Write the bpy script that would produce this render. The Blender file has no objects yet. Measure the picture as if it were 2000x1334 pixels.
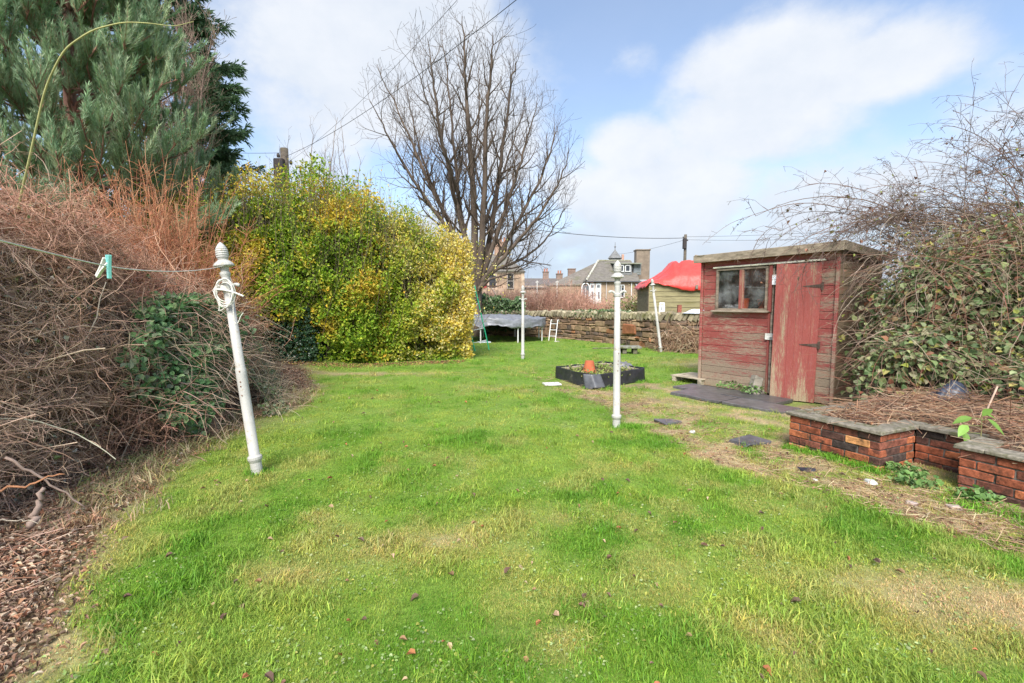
import bpy, math, random
import numpy as np
from math import radians, sin, cos, pi, atan, atan2, sqrt
SC = bpy.context.scene
COL = SC.collection

# ------------------------------------------------------------------ camera
FPX = 916.7                       # focal length in pixels of a 2000 px wide frame (16.5 mm)
TH = atan(71 / FPX)               # camera tilts down a little
EYE = 1.5
cam = bpy.data.objects.new('camera', bpy.data.cameras.new('camera'))
COL.objects.link(cam)
cam.location = (0, 0, EYE)
cam.rotation_euler = (pi / 2 - TH, 0, 0)
cam.data.lens = 16.5
cam.data.sensor_width = 36
cam.data.clip_start = 0.05
cam.data.clip_end = 6000
SC.camera = cam

def ray(px, py):
    dx = (px - 1000) / FPX; dy = (667 - py) / FPX
    return np.array([dx, cos(TH) + dy * sin(TH), -sin(TH) + dy * cos(TH)])
def at(px, py, Y):
    r = ray(px, py); return np.array([0, 0, EYE]) + r * (Y / r[1])
def G(px, py, z=0.0):
    r = ray(px, py); return np.array([0, 0, EYE]) + r * ((z - EYE) / r[2])
def skyang(px, py):
    r = ray(px, py); r = r / np.linalg.norm(r)
    return atan2(r[0], r[1]), math.asin(r[2])

# ------------------------------------------------------------------ sky and sun
SUN_EL, SUN_AZ = radians(46), radians(-170)     # azimuth from +Y towards +X: behind the camera
sun = bpy.data.objects.new('sun', bpy.data.lights.new('sun', 'SUN'))
COL.objects.link(sun)
sun.data.energy = 3.0
sun.data.angle = radians(30)
sun.data.color = (1.0, 0.95, 0.88)
sun.rotation_euler = (pi / 2 - SUN_EL, 0, pi - SUN_AZ)
SC.view_settings.view_transform = 'Standard'
SC.view_settings.look = 'None'
SC.view_settings.gamma = 1
SC.view_settings.exposure = 1.05
SC.cycles.max_bounces = 6
SC.cycles.transparent_max_bounces = 12
SC.cycles.use_denoising = True

world = bpy.data.worlds.new('World'); SC.world = world
world.use_nodes = True
wn, wl = world.node_tree.nodes, world.node_tree.links
wn.clear()
def wmath(op, a, b=None, c=None, clamp=False):
    n = wn.new('ShaderNodeMath'); n.operation = op; n.use_clamp = clamp
    for i, v in enumerate((a, b, c)):
        if v is None: continue
        if isinstance(v, (int, float)): n.inputs[i].default_value = v
        else: wl.new(v, n.inputs[i])
    return n.outputs[0]
out = wn.new('ShaderNodeOutputWorld')
sky = wn.new('ShaderNodeTexSky'); sky.sky_type = 'NISHITA'; sky.sun_disc = False
sky.sun_elevation = SUN_EL; sky.sun_rotation = SUN_AZ; sky.air_density = 1.0; sky.dust_density = 1.0; sky.ozone_density = 1.5
bg_sky = wn.new('ShaderNodeBackground'); bg_sky.inputs[1].default_value = 0.125
wl.new(sky.outputs[0], bg_sky.inputs[0])
tc = wn.new('ShaderNodeTexCoord')
sep = wn.new('ShaderNodeSeparateXYZ'); wl.new(tc.outputs['Generated'], sep.inputs[0])
X, Y, Z = sep.outputs
az = wmath('ARCTAN2', X, Y); el = wmath('ARCSINE', Z)
def wnoise(scale, detail, rough, sz=1.6, off=0.0):
    m = wn.new('ShaderNodeMapping'); m.inputs['Scale'].default_value = (1, 1, sz); m.inputs['Location'].default_value = (off, off * .7, 0)
    wl.new(tc.outputs['Generated'], m.inputs[0])
    n = wn.new('ShaderNodeTexNoise'); n.inputs['Scale'].default_value = scale; n.inputs['Detail'].default_value = detail
    n.inputs['Roughness'].default_value = rough; wl.new(m.outputs[0], n.inputs[0]); return n.outputs[0]
n1 = wnoise(3.4, 9, 0.55); n2 = wnoise(9, 8, 0.6, 1.4, 3.1); n3 = wnoise(1.6, 5, .5, 1.5, 7.7)
# clouds: (px, py, half width, half height, strength) of each bank as a direction in the sky
BANKS = [(770, 110, 300, 210, 1.3), (590, 240, 140, 190, .7), (950, 200, 130, 170, .6), (1500, 130, 230, 110, 1.15), (1700, 130, 200, 80, 1.0), (1450, 240, 230, 120, .95),
         (1240, 290, 110, 70, 1.2), (1280, 380, 240, 130, 1.25), (1620, 390, 400, 110, .7), (900, 500, 700, 100, .9), (1500, 530, 800, 80, .8), (1245, 115, 45, 40, .3), (1950, 260, 160, 90, .35)]
field = None
for px, py, w, h, s in BANKS:
    a0, e0 = skyang(px, py); a1, _ = skyang(px + w, py); _, e1 = skyang(px, py - h)
    ra, re = abs(a1 - a0), abs(e1 - e0)
    u = wmath('MULTIPLY', wmath('SUBTRACT', az, a0), 1 / ra)
    v = wmath('MULTIPLY', wmath('SUBTRACT', el, e0), 1 / re)
    q = wmath('SQRT', wmath('ADD', wmath('MULTIPLY', u, u), wmath('MULTIPLY', v, v)))
    f = wmath('MULTIPLY', wmath('SUBTRACT', 1.15, q), s)
    f = wmath('MINIMUM', f, s * .75)
    field = f if field is None else wmath('MAXIMUM', field, f)
rest = wmath('SUBTRACT', wmath('MULTIPLY', n3, 2.2), .95)       # the sky behind and beside the camera
behind = wmath('MULTIPLY_ADD', wmath('ABSOLUTE', az), 2.5, -2.3, clamp=True)
high = wmath('MULTIPLY_ADD', el, 3, -2.2, clamp=True)
behind = wmath('MAXIMUM', behind, high)
mixf = wmath('ADD', wmath('MULTIPLY', field, wmath('SUBTRACT', 1, behind)), wmath('MULTIPLY', rest, behind))
dens = wmath('ADD', mixf, wmath('MULTIPLY_ADD', n1, 1.5, -.75))
dens = wmath('ADD', dens, wmath('MULTIPLY_ADD', n2, .7, -.35))
mr = wn.new('ShaderNodeMapRange'); mr.interpolation_type = 'SMOOTHSTEP'
mr.inputs['From Min'].default_value = -.08; mr.inputs['From Max'].default_value = .60
mr.inputs['To Min'].default_value = .16; mr.inputs['To Max'].default_value = .97
wl.new(dens, mr.inputs[0])
# cloud brightness: white heads, greyer and bluer low down
shade = wmath('ADD', wmath('MULTIPLY_ADD', n2, .9, -.45), wmath('MULTIPLY_ADD', n3, 1.4, -.7))
lowg = wmath('MULTIPLY_ADD', el, -4.2, 1.0, clamp=True)
cf = wmath('SUBTRACT', wmath('ADD', .75, shade), wmath('MULTIPLY', lowg, .85), clamp=True)
cr = wn.new('ShaderNodeMix'); cr.data_type = 'RGBA'
cr.inputs[6].default_value = (.37, .44, .54, 1); cr.inputs[7].default_value = (.58, .60, .635, 1)
wl.new(cf, cr.inputs[0])
bg_cl = wn.new('ShaderNodeBackground'); bg_cl.inputs[1].default_value = 0.78
wl.new(cr.outputs[2], bg_cl.inputs[0])
mx = wn.new('ShaderNodeMixShader'); wl.new(mr.outputs[0], mx.inputs[0]); wl.new(bg_sky.outputs[0], mx.inputs[1]); wl.new(bg_cl.outputs[0], mx.inputs[2])
wl.new(mx.outputs[0], out.inputs[0])

# ------------------------------------------------------------------ helpers
ORG = {}
def nz(v): v = np.asarray(v, float); return v / (np.linalg.norm(v, axis=-1, keepdims=True) + 1e-12)
def hash3(i, j, k, s):
    n = (i * 374761393 + j * 668265263 + k * 1274126177 + s * 362437) & 0xffffffff
    n = ((n ^ (n >> 13)) * 1103515245) & 0xffffffff
    n = ((n ^ (n >> 16)) * 2246822519) & 0xffffffff
    return ((n ^ (n >> 15)) & 0xffffff) / float(0xffffff)
def vn(p, s=0):
    p = np.asarray(p, float)
    if p.shape[-1] == 2: p = np.concatenate([p, np.zeros(p.shape[:-1] + (1,))], -1)
    f = np.floor(p); t = p - f; t = t * t * (3 - 2 * t); f = f.astype(np.int64)
    r = 0
    for a in (0, 1):
        for b in (0, 1):
            for c in (0, 1):
                w = (t[..., 0] if a else 1 - t[..., 0]) * (t[..., 1] if b else 1 - t[..., 1]) * (t[..., 2] if c else 1 - t[..., 2])
                r = r + w * hash3(f[..., 0] + a, f[..., 1] + b, f[..., 2] + c, s)
    return r
def fbm(p, s=0, o=4):
    r = 0; a = .5; t = 0
    for i in range(o):
        r = r + a * vn(np.asarray(p) * 2 ** i, s + i * 17); t += a; a *= .5
    return r / t
def ss(a, b, x): t = np.clip((x - a) / (b - a), 0, 1); return t * t * (3 - 2 * t)

def tag(o, label=None, cat=None, group=None, kind=None):
    if label: o['label'] = label
    if cat: o['category'] = cat
    if group: o['group'] = group
    if kind: o['kind'] = kind
    return o
def thing(name, loc, label, cat, group=None, rz=0.0, rot=None):
    o = bpy.data.objects.new(name, None); COL.objects.link(o); o.empty_display_size = .1
    o.location = tuple(loc); o.rotation_euler = rot if rot else (0, 0, rz)
    ORG[o] = np.array(loc, float)
    return tag(o, label, cat, group)

class B:
    """collects geometry for one mesh"""
    def __init__(s): s.v = []; s.f = []; s.c = []; s.n = 0
    def add(s, V, F, col=(1, 1, 1)):
        V = np.asarray(V, float).reshape(-1, 3)
        if not isinstance(F, list): F = [F]
        for f in F:
            f = np.asarray(f, np.int64)
            if f.size: s.f.append(f + s.n)
        c = np.asarray(col, float)
        if c.ndim == 1: c = np.tile(c, (len(V), 1))
        s.v.append(V); s.c.append(c[:, :3]); s.n += len(V); return s
    def box(s, c, size, bev=.004, col=(1, 1, 1), rz=0, rx=0, ry=0, jit=0, rng=None):
        a, b, h = np.array(size, float) / 2; e = min(bev, a * .45, b * .45, h * .45)
        V = []
        idx = {}
        for sx in (-1, 1):
            for sy in (-1, 1):
                for sz in (-1, 1):
                    idx[(sx, sy, sz)] = len(V)
                    V += [(sx * a, sy * (b - e), sz * (h - e)), (sx * (a - e), sy * b, sz * (h - e)), (sx * (a - e), sy * (b - e), sz * h)]
        V = np.array(V)
        Fq = []; Ft = []
        def I(x, y, z, k): return idx[(x, y, z)] + k
        for q in (-1, 1):
            f = [I(q, -1, -1, 0), I(q, 1, -1, 0), I(q, 1, 1, 0), I(q, -1, 1, 0)]; Fq.append(f if q > 0 else f[::-1])
            f = [I(-1, q, -1, 1), I(-1, q, 1, 1), I(1, q, 1, 1), I(1, q, -1, 1)]; Fq.append(f if q > 0 else f[::-1])
            f = [I(-1, -1, q, 2), I(1, -1, q, 2), I(1, 1, q, 2), I(-1, 1, q, 2)]; Fq.append(f if q > 0 else f[::-1])
        for x in (-1, 1):
            for y in (-1, 1):
                f = [I(x, y, -1, 0), I(x, y, -1, 1), I(x, y, 1, 1), I(x, y, 1, 0)]; Fq.append(f if x * y > 0 else f[::-1])
                f = [I(x, -1, y, 0), I(x, 1, y, 0), I(x, 1, y, 2), I(x, -1, y, 2)]; Fq.append(f if x * y > 0 else f[::-1])
                f = [I(-1, x, y, 1), I(-1, x, y, 2), I(1, x, y, 2), I(1, x, y, 1)]; Fq.append(f if x * y > 0 else f[::-1])
                for z in (-1, 1):
                    f = [I(x, y, z, 0), I(x, y, z, 1), I(x, y, z, 2)]; Ft.append(f if x * y * z > 0 else f[::-1])
        if jit and rng is not None:
            for sx in (-1, 1):
                for sy in (-1, 1):
                    for sz in (-1, 1):
                        i = idx[(sx, sy, sz)]; V[i:i + 3] += rng.uniform(-jit, jit, 3)
        V = rotm(rx, ry, rz, V) + np.array(c)
        return s.add(V, [np.array(Fq), np.array(Ft)], col)
    def xf(s, fn):
        s.v = [fn(v) for v in s.v]; return s
    def obj(s, name, mat, parent=None, world=False, loc=None, smooth=False):
        V = np.concatenate(s.v); C_ = np.concatenate(s.c)
        o0 = np.zeros(3)
        if world:
            o0 = ORG[parent] if parent is not None else (np.array(loc, float) if loc is not None else np.zeros(3))
            V = V - o0
        me = bpy.data.meshes.new(name)
        me.vertices.add(len(V)); me.vertices.foreach_set('co', V.astype(np.float32).ravel())
        tot = np.concatenate([np.full(len(f), f.shape[1]) for f in s.f]); li = np.concatenate([f.ravel() for f in s.f])
        me.loops.add(len(li)); me.loops.foreach_set('vertex_index', li.astype(np.int32))
        me.polygons.add(len(tot)); st = np.concatenate([[0], np.cumsum(tot)[:-1]])
        me.polygons.foreach_set('loop_start', st.astype(np.int32)); me.polygons.foreach_set('loop_total', tot.astype(np.int32))
        me.polygons.foreach_set('use_smooth', np.full(len(tot), bool(smooth)))
        at_ = me.color_attributes.new('col', 'FLOAT_COLOR', 'POINT')
        at_.data.foreach_set('color', np.concatenate([C_, np.ones((len(C_), 1))], 1).astype(np.float32).ravel())
        me.update(calc_edges=True)
        if mat: me.materials.append(mat)
        o = bpy.data.objects.new(name, me); COL.objects.link(o)
        if parent is not None:
            o.parent = parent; ORG[o] = ORG.get(parent, o0)
        else:
            if loc is not None: o.location = tuple(loc)
            ORG[o] = np.array(loc if loc is not None else (0, 0, 0), float)
        return o
def rotm(rx, ry, rz, V):
    V = np.asarray(V, float)
    if rx: c, s_ = cos(rx), sin(rx); V = V @ np.array([[1, 0, 0], [0, c, -s_], [0, s_, c]]).T
    if ry: c, s_ = cos(ry), sin(ry); V = V @ np.array([[c, 0, s_], [0, 1, 0], [-s_, 0, c]]).T
    if rz: c, s_ = cos(rz), sin(rz); V = V @ np.array([[c, -s_, 0], [s_, c, 0], [0, 0, 1]]).T
    return V
def tubes(b, P, R, sides=3, col=(1, 1, 1), cap=False):
    """P (n,k,3) R (n,k)"""
    P = np.asarray(P, float); R = np.asarray(R, float)
    if P.ndim == 2: P = P[None]; R = np.broadcast_to(R, P.shape[:2])
    n, k, _ = P.shape
    T = nz(np.gradient(P, axis=1)); ref = np.where(np.abs(T[..., 2:3]) > .9, np.array([1., 0, 0]), np.array([0, 0, 1.]))
    ref = ref[:, :1] * np.ones_like(T)
    U = nz(np.cross(T, ref)); W = np.cross(T, U)
    a = np.arange(sides) * 2 * pi / sides
    V = P[:, :, None] + (U[:, :, None] * np.cos(a)[:, None] + W[:, :, None] * np.sin(a)[:, None]) * R[:, :, None, None]
    base = (np.arange(n) * k * sides)[:, None, None] + (np.arange(k - 1) * sides)[None, :, None]
    j = np.arange(sides)[None, None]; j2 = (j + 1) % sides
    F = np.stack([base + j, base + j2, base + j2 + sides, base + j + sides], -1).reshape(-1, 4)
    c = np.asarray(col, float)
    if c.ndim == 2: c = np.repeat(c, k * sides, 0)
    Fs = [F]
    if cap and sides > 2:
        o = np.arange(n)[:, None] * k * sides
        Fs.append(o + np.arange(sides)[::-1][None]); Fs.append(o + (k - 1) * sides + np.arange(sides)[None])
    b.add(V.reshape(-1, 3), Fs, c)
def lathe(b, prof, sides=16, c=(0, 0, 0), col=(1, 1, 1)):
    pr = np.array(prof, float); a = np.arange(sides) * 2 * pi / sides
    V = np.stack([pr[:, 0:1] * np.cos(a), pr[:, 0:1] * np.sin(a), pr[:, 1:2] * np.ones_like(a)], -1).reshape(-1, 3) + np.array(c)
    k = len(pr); i = (np.arange(k - 1) * sides)[:, None]; j = np.arange(sides)[None]; j2 = (j + 1) % sides
    F = np.stack([i + j, i + j2, i + j2 + sides, i + j + sides], -1).reshape(-1, 4)
    b.add(V, [F, np.arange(sides)[::-1][None], (k - 1) * sides + np.arange(sides)[None]], col)
def leafs(b, C, D, N, L, W, col, kind=0, fold=.25, curl=.15):
    """leaves at C pointing along D with face normal near N; kind 0 four points, 1 six points"""
    D = nz(D); S = nz(np.cross(D, N)); N = np.cross(S, D); n = len(C)
    L = np.broadcast_to(L, (n,))[:, None]; W = np.broadcast_to(W, (n,))[:, None]
    if kind == 0:
        V = np.stack([C, C + D * L * .5 + S * W / 2 + N * W * fold, C + D * L - N * L * curl, C + D * L * .5 - S * W / 2 + N * W * fold], 1)
        i = (np.arange(n) * 4)[:, None]
        F = np.concatenate([i + np.array([[0, 1, 2]]), i + np.array([[0, 2, 3]])])
        k = 4
    else:
        V = np.stack([C, C + D * L * .28 + S * W / 2 + N * W * fold, C + D * L * .68 + S * W * .42 + N * W * fold * .8, C + D * L - N * L * curl,
                      C + D * L * .68 - S * W * .42 + N * W * fold * .8, C + D * L * .28 - S * W / 2 + N * W * fold], 1)
        i = (np.arange(n) * 6)[:, None]
        F = np.concatenate([i + np.array([[0, 1, 2, 3]]), i + np.array([[0, 3, 4, 5]])])
        k = 6
    b.add(V.reshape(-1, 3), F, np.repeat(col, k, 0))
def rdir(rng, n): return nz(rng.normal(size=(n, 3)))
def pick(rng, pal, n, var=.18, w=None):
    pal = np.array(pal, float); i = rng.choice(len(pal), n, p=None if w is None else np.array(w) / np.sum(w))
    return pal[i] * (1 + rng.uniform(-var, var, (n, 1))) * (1 + rng.uniform(-.06, .06, (n, 3)))
def arcs(rng, P0, D, L, k=5, droop=.3, wob=.12):
    """curved polylines starting at P0 in direction D with length L"""
    n = len(P0); P = np.zeros((n, k, 3)); P[:, 0] = P0; d = nz(D); L = np.broadcast_to(L, (n,))[:, None]
    dr = np.broadcast_to(droop, (n,))[:, None]
    for i in range(1, k):
        d = nz(d + np.array([0, 0, -1.]) * dr / k * 2 + rng.normal(size=(n, 3)) * wob)
        P[:, i] = P[:, i - 1] + d * L / (k - 1)
    return P

# ------------------------------------------------------------------ materials
def mat_new(name):
    m = bpy.data.materials.new(name); m.use_nodes = True
    nt = m.node_tree; p = nt.nodes['Principled BSDF']; return m, nt, p
def nd(nt, t, **kw):
    n = nt.nodes.new(t)
    for k, v in kw.items():
        if k in n.inputs: n.inputs[k].default_value = v
        else: setattr(n, k, v)
    return n
def mixc(nt, fac, a, b, mode='MIX'):
    n = nt.nodes.new('ShaderNodeMix'); n.data_type = 'RGBA'; n.blend_type = mode
    for i, v in ((0, fac), (6, a), (7, b)):
        if isinstance(v, (int, float)): n.inputs[i].default_value = v
        elif isinstance(v, tuple): n.inputs[i].default_value = v + (1,) if len(v) == 3 else v
        else: nt.links.new(v, n.inputs[i])
    return n.outputs[2]
def noise(nt, scale, detail=5, rough=.6, vec=None, sc=None, rz=0, coord='Object'):
    tcn = nt.nodes.new('ShaderNodeTexCoord'); v = tcn.outputs[coord]
    if sc or rz:
        mp = nt.nodes.new('ShaderNodeMapping'); mp.inputs['Scale'].default_value = sc or (1, 1, 1); mp.inputs['Rotation'].default_value = (0, 0, rz)
        nt.links.new(v, mp.inputs[0]); v = mp.outputs[0]
    n = nt.nodes.new('ShaderNodeTexNoise'); n.inputs['Scale'].default_value = scale; n.inputs['Detail'].default_value = detail; n.inputs['Roughness'].default_value = rough
    nt.links.new(v, n.inputs[0]); return n.outputs[0]
def rng_(nt, v, a, b, c=0., d=1., smooth=True):
    n = nt.nodes.new('ShaderNodeMapRange'); n.interpolation_type = 'SMOOTHSTEP' if smooth else 'LINEAR'
    for i, x in enumerate((a, b, c, d)): n.inputs[i + 1].default_value = x
    nt.links.new(v, n.inputs[0]); return n.outputs[0]
def bump(nt, p, h, strength=.4, dist=.01):
    b = nt.nodes.new('ShaderNodeBump'); b.inputs['Strength'].default_value = strength; b.inputs['Distance'].default_value = dist
    nt.links.new(h, b.inputs['Height']); nt.links.new(b.outputs[0], p.inputs['Normal'])
def colattr(nt):
    a = nt.nodes.new('ShaderNodeAttribute'); a.attribute_name = 'col'; return a.outputs[0]
def foliage(name, rough=.5, trans=.25, spec=.35, nscale=6):
    m, nt, p = mat_new(name); c = colattr(nt)
    nn = noise(nt, nscale, 3); c = mixc(nt, rng_(nt, nn, .3, .7), mixc(nt, 1., c, (.82, .82, .8), 'MULTIPLY'), mixc(nt, 1., c, (1.12, 1.1, 1.05), 'MULTIPLY'))
    nt.links.new(c, p.inputs['Base Color']); p.inputs['Roughness'].default_value = rough; p.inputs['Specular IOR Level'].default_value = spec
    if trans:
        t = nt.nodes.new('ShaderNodeBsdfTranslucent'); nt.links.new(c, t.inputs[0])
        ms = nt.nodes.new('ShaderNodeMixShader'); ms.inputs[0].default_value = trans
        nt.links.new(p.outputs[0], ms.inputs[1]); nt.links.new(t.outputs[0], ms.inputs[2]); nt.links.new(ms.outputs[0], nt.nodes['Material Output'].inputs[0])
    return m
def surface(name, rough=.8, var=.25, nscale=8, stain=None, sscale=2.5, sthr=(.5, .65), bmp=.3, bscale=60, spec=.3, metal=0, sc=None, fine=None):
    """vertex colour times noise, with stains of another colour and a bumpy surface"""
    m, nt, p = mat_new(name); c = colattr(nt)
    a = noise(nt, nscale, 6, .65, sc=sc)
    c = mixc(nt, rng_(nt, a, .25, .75), mixc(nt, 1., c, (1 - var,) * 3, 'MULTIPLY'), mixc(nt, 1., c, (1 + var,) * 3, 'MULTIPLY'))
    if stain:
        s_ = noise(nt, sscale, 7, .7, sc=sc); c = mixc(nt, rng_(nt, s_, *sthr), c, stain)
    nt.links.new(c, p.inputs['Base Color']); p.inputs['Roughness'].default_value = rough; p.inputs['Specular IOR Level'].default_value = spec; p.inputs['Metallic'].default_value = metal
    if bmp: bump(nt, p, noise(nt, bscale, 5, .65, sc=sc), bmp, .006)
    return m
def peeling(name, paint, wood, sc, thr=(.42, .56), zfade=None, scale=2.2):
    """paint flaking off along the grain"""
    m, nt, p = mat_new(name)
    big = noise(nt, scale, 3, .5, sc=(sc[0] * .35, sc[1] * .35, sc[2] * .35)); fine = noise(nt, scale * 4, 8, .75, sc=sc); vfine = noise(nt, scale * 22, 5, .7, sc=sc)
    add = nt.nodes.new('ShaderNodeMath'); add.operation = 'MULTIPLY_ADD'; nt.links.new(big, add.inputs[0]); add.inputs[1].default_value = .40; 
    f2 = nt.nodes.new('ShaderNodeMath'); f2.operation = 'MULTIPLY'; nt.links.new(fine, f2.inputs[0]); f2.inputs[1].default_value = .60
    nt.links.new(f2.outputs[0], add.inputs[2]); v = add.outputs[0]
    if zfade:   # paint has worn away most near the wet foot of the boards
        t = nt.nodes.new('ShaderNodeTexCoord'); sp = nt.nodes.new('ShaderNodeSeparateXYZ'); nt.links.new(t.outputs['Object'], sp.inputs[0])
        z = rng_(nt, sp.outputs[2], zfade[0], zfade[1], -.085, .02); a2 = nt.nodes.new('ShaderNodeMath'); a2.operation = 'ADD'
        nt.links.new(v, a2.inputs[0]); nt.links.new(z, a2.inputs[1]); v = a2.outputs[0]
    attr = colattr(nt)
    w = mixc(nt, rng_(nt, vfine, .3, .7), tuple(x * .6 for x in wood), tuple(min(1, x * 1.35) for x in wood))
    w = mixc(nt, 1., w, attr, 'MULTIPLY')
    pc = mixc(nt, rng_(nt, vfine, .35, .75), tuple(x * .75 for x in paint), tuple(min(1, x * 1.25 + .02) for x in paint))
    pc = mixc(nt, rng_(nt, fine, .5, .8), pc, tuple(.55 * x + .16 for x in paint))
    c = mixc(nt, rng_(nt, v, *thr), w, pc)
    nt.links.new(c, p.inputs['Base Color']); p.inputs['Roughness'].default_value = .72
    bump(nt, p, fine, .35, .006); return m

M = {}
M['leaf'] = foliage('leaf'); M['leaf_gloss'] = foliage('glossy_leaf', .32, .15, .5)
M['needle'] = foliage('needle', .6, .25, .25, 1.5)
M['twig'] = foliage('twig_bark', .8, 0, .2, 14)
M['bark'] = surface('bark', .9, .35, 5, None, bmp=.8, bscale=25, sc=(1, 1, .25))
M['litter'] = foliage('dead_leaf', .7, .1, .3)
M['stone'] = surface('rubble_stone', .9, .35, 7, (.09, .085, .05), 2.2, (.56, .72), .6, 40)
M['coping'] = surface('coping_stone', .9, .3, 9, (.19, .18, .08), 3, (.5, .66), .6, 45)
M['brick'] = surface('brick', .9, .55, 22, (.045, .035, .025), 6, (.50, .70), 1.0, 70)
M['mortar'] = surface('mortar', .95, .4, 20, (.05, .05, .04), 6, (.45, .6), .5, 60)
M['concrete'] = surface('mossy_concrete', .95, .45, 25, (.12, .12, .06), 7, (.46, .66), 1.0, 60)
M['slab'] = surface('wet_slate', .38, .35, 9, (.07, .065, .03), 5, (.6, .74), .3, 60, .5)
M['red_board'] = peeling('peeling_red_boards', (.34, .065, .055), (.36, .28, .21), (1.2, 1.2, 8), (.43, .535), (.1, 1.0), 1.7)
M['red_door'] = peeling('peeling_red_door', (.33, .07, .055), (.40, .31, .20), (9, 9, .8), (.40, .515), (-.5, .6), 2.0)
M['red_side'] = peeling('faded_side_boards', (.28, .07, .045), (.24, .18, .12), (1.2, 1.2, 5), (.50, .66))
M['old_wood'] = surface('grey_old_wood', .9, .4, 5, (.10, .085, .05), 3, (.5, .7), .7, 30, sc=(1, 1, 4))
M['green_wood'] = surface('algae_wood', .9, .35, 4, (.19, .17, .07), 2.0, (.52, .72), .6, 30, sc=(.5, .5, 4))
M['white_paint'] = surface('old_white_paint', .55, .10, 9, (.36, .31, .24), 16, (.55, .68), .5, 50, .4)
M['rust'] = surface('rust', .85, .4, 30, (.05, .03, .02), 20)
M['iron'] = surface('black_iron', .6, .3, 30, (.12, .05, .02), 20)
M['rope'] = surface('rope', .8, .15, 60)
M['plastic'] = surface('plastic', .35, .06, 6, bmp=0, spec=.5)
M['terracotta'] = surface('terracotta', .8, .15, 10, (.5, .38, .3), 9, (.62, .75))
M['slate'] = surface('roof_slate', .8, .3, 3, (.12, .12, .07), .8, (.5, .7), .3, 6, sc=(1, 1, 3))
M['house_stone'] = surface('sandstone_blocks', .9, .25, 1.8, (.20, .16, .12), 1.0, (.5, .7), .4, 5)
M['paint'] = surface('painted_wood', .5, .08, 4, bmp=.1)
M['black_sheet'] = surface('black_sheeting', .38, .3, 7, (.13, .12, .11), 4, (.55, .7), .8, 14, .5)
M['dark'] = surface('dark_backing', .9, .3, 4)
def tarp_mat(name, rough, bmps):
    m, nt, p = mat_new(name); c = colattr(nt); a = noise(nt, 5, 5, .6)
    c = mixc(nt, rng_(nt, a, .3, .7), mixc(nt, 1., c, (.85, .8, .8), 'MULTIPLY'), c)
    nt.links.new(c, p.inputs['Base Color']); p.inputs['Roughness'].default_value = rough
    bump(nt, p, noise(nt, 9, 6, .7, sc=(1, 1, .5)), bmps, .03); return m
M['tarp'] = tarp_mat('woven_tarp', .38, .9)
m, nt, p = mat_new('dusty_glass')
nt.nodes.remove(p); tr = nt.nodes.new('ShaderNodeBsdfTransparent'); gl = nt.nodes.new('ShaderNodeBsdfGlossy'); gl.inputs['Roughness'].default_value = .03
df = nt.nodes.new('ShaderNodeBsdfDiffuse'); df.inputs[0].default_value = (.35, .37, .36, 1)
s1 = nt.nodes.new('ShaderNodeMixShader'); s1.inputs[0].default_value = .13; nt.links.new(tr.outputs[0], s1.inputs[1]); nt.links.new(gl.outputs[0], s1.inputs[2])
s2 = nt.nodes.new('ShaderNodeMixShader'); nt.links.new(rng_(nt, noise(nt, 5, 4, .6), .4, .75, .02, .3), s2.inputs[0])
nt.links.new(s1.outputs[0], s2.inputs[1]); nt.links.new(df.outputs[0], s2.inputs[2]); nt.links.new(s2.outputs[0], nt.nodes['Material Output'].inputs[0])
M['glass'] = m
m, nt, p = mat_new('window_glass'); nt.links.new(colattr(nt), p.inputs['Base Color']); p.inputs['Roughness'].default_value = .08; M['pane'] = m

# ------------------------------------------------------------------ terrain
def hgt(x, y):
    x = np.asarray(x, float); y = np.asarray(y, float)
    h = -.09 * np.exp(-((x - 4.2) ** 2 + (y - 8.3) ** 2) / (2 * 1.5 ** 2))
    h = h + 1.5 * ss(27, 46, y) + .25 * ss(-3.8, -6.5, x) * ss(26, 20, y)
    p_ = np.stack([x, y], -1)
    near = ss(30, 20, y)
    return h + (fbm(p_ * .8, 5, 3) - .5) * .05 * near + (fbm(p_ * 4, 9, 2) - .5) * .014 * near
def blob(x, y, px, py, rx, ry, ang=0):
    c = G(px, py); dx, dy = x - c[0], y - c[1]; ca, sa = cos(ang), sin(ang)
    return np.exp(-(((dx * ca + dy * sa) / rx) ** 2 + ((-dx * sa + dy * ca) / ry) ** 2))
def polydist(x, y, pts):
    """signed side and distance to a polyline"""
    best = np.full(np.shape(x), 1e9)
    for (a, b) in zip(pts[:-1], pts[1:]):
        ax, ay = a[0], a[1]; vx, vy = b[0] - ax, b[1] - ay
        t = np.clip(((x - ax) * vx + (y - ay) * vy) / (vx * vx + vy * vy), 0, 1)
        best = np.minimum(best, np.hypot(x - ax - t * vx, y - ay - t * vy))
    return best
XF = np.array([[-2.0, -1.15], [0, -1.5], [1.95, -2.12], [2.5, -2.5], [3.2, -2.95], [4.5, -3.35], [5.9, -3.55], [6.9, -3.3], [8.5, -3.75], [10.5, -4.7], [12, -5.2], [30, -6]])
def xfront(y): return np.interp(y, XF[:, 0], XF[:, 1])
RB = [G(1010, 728), G(1120, 775), G(1230, 815), G(1330, 880), G(1500, 935), G(1650, 985), G(1800, 1030), G(1960, 1080)]
RBx = np.array([p_[0] for p_ in RB]); RBy = np.array([p_[1] for p_ in RB])
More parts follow.
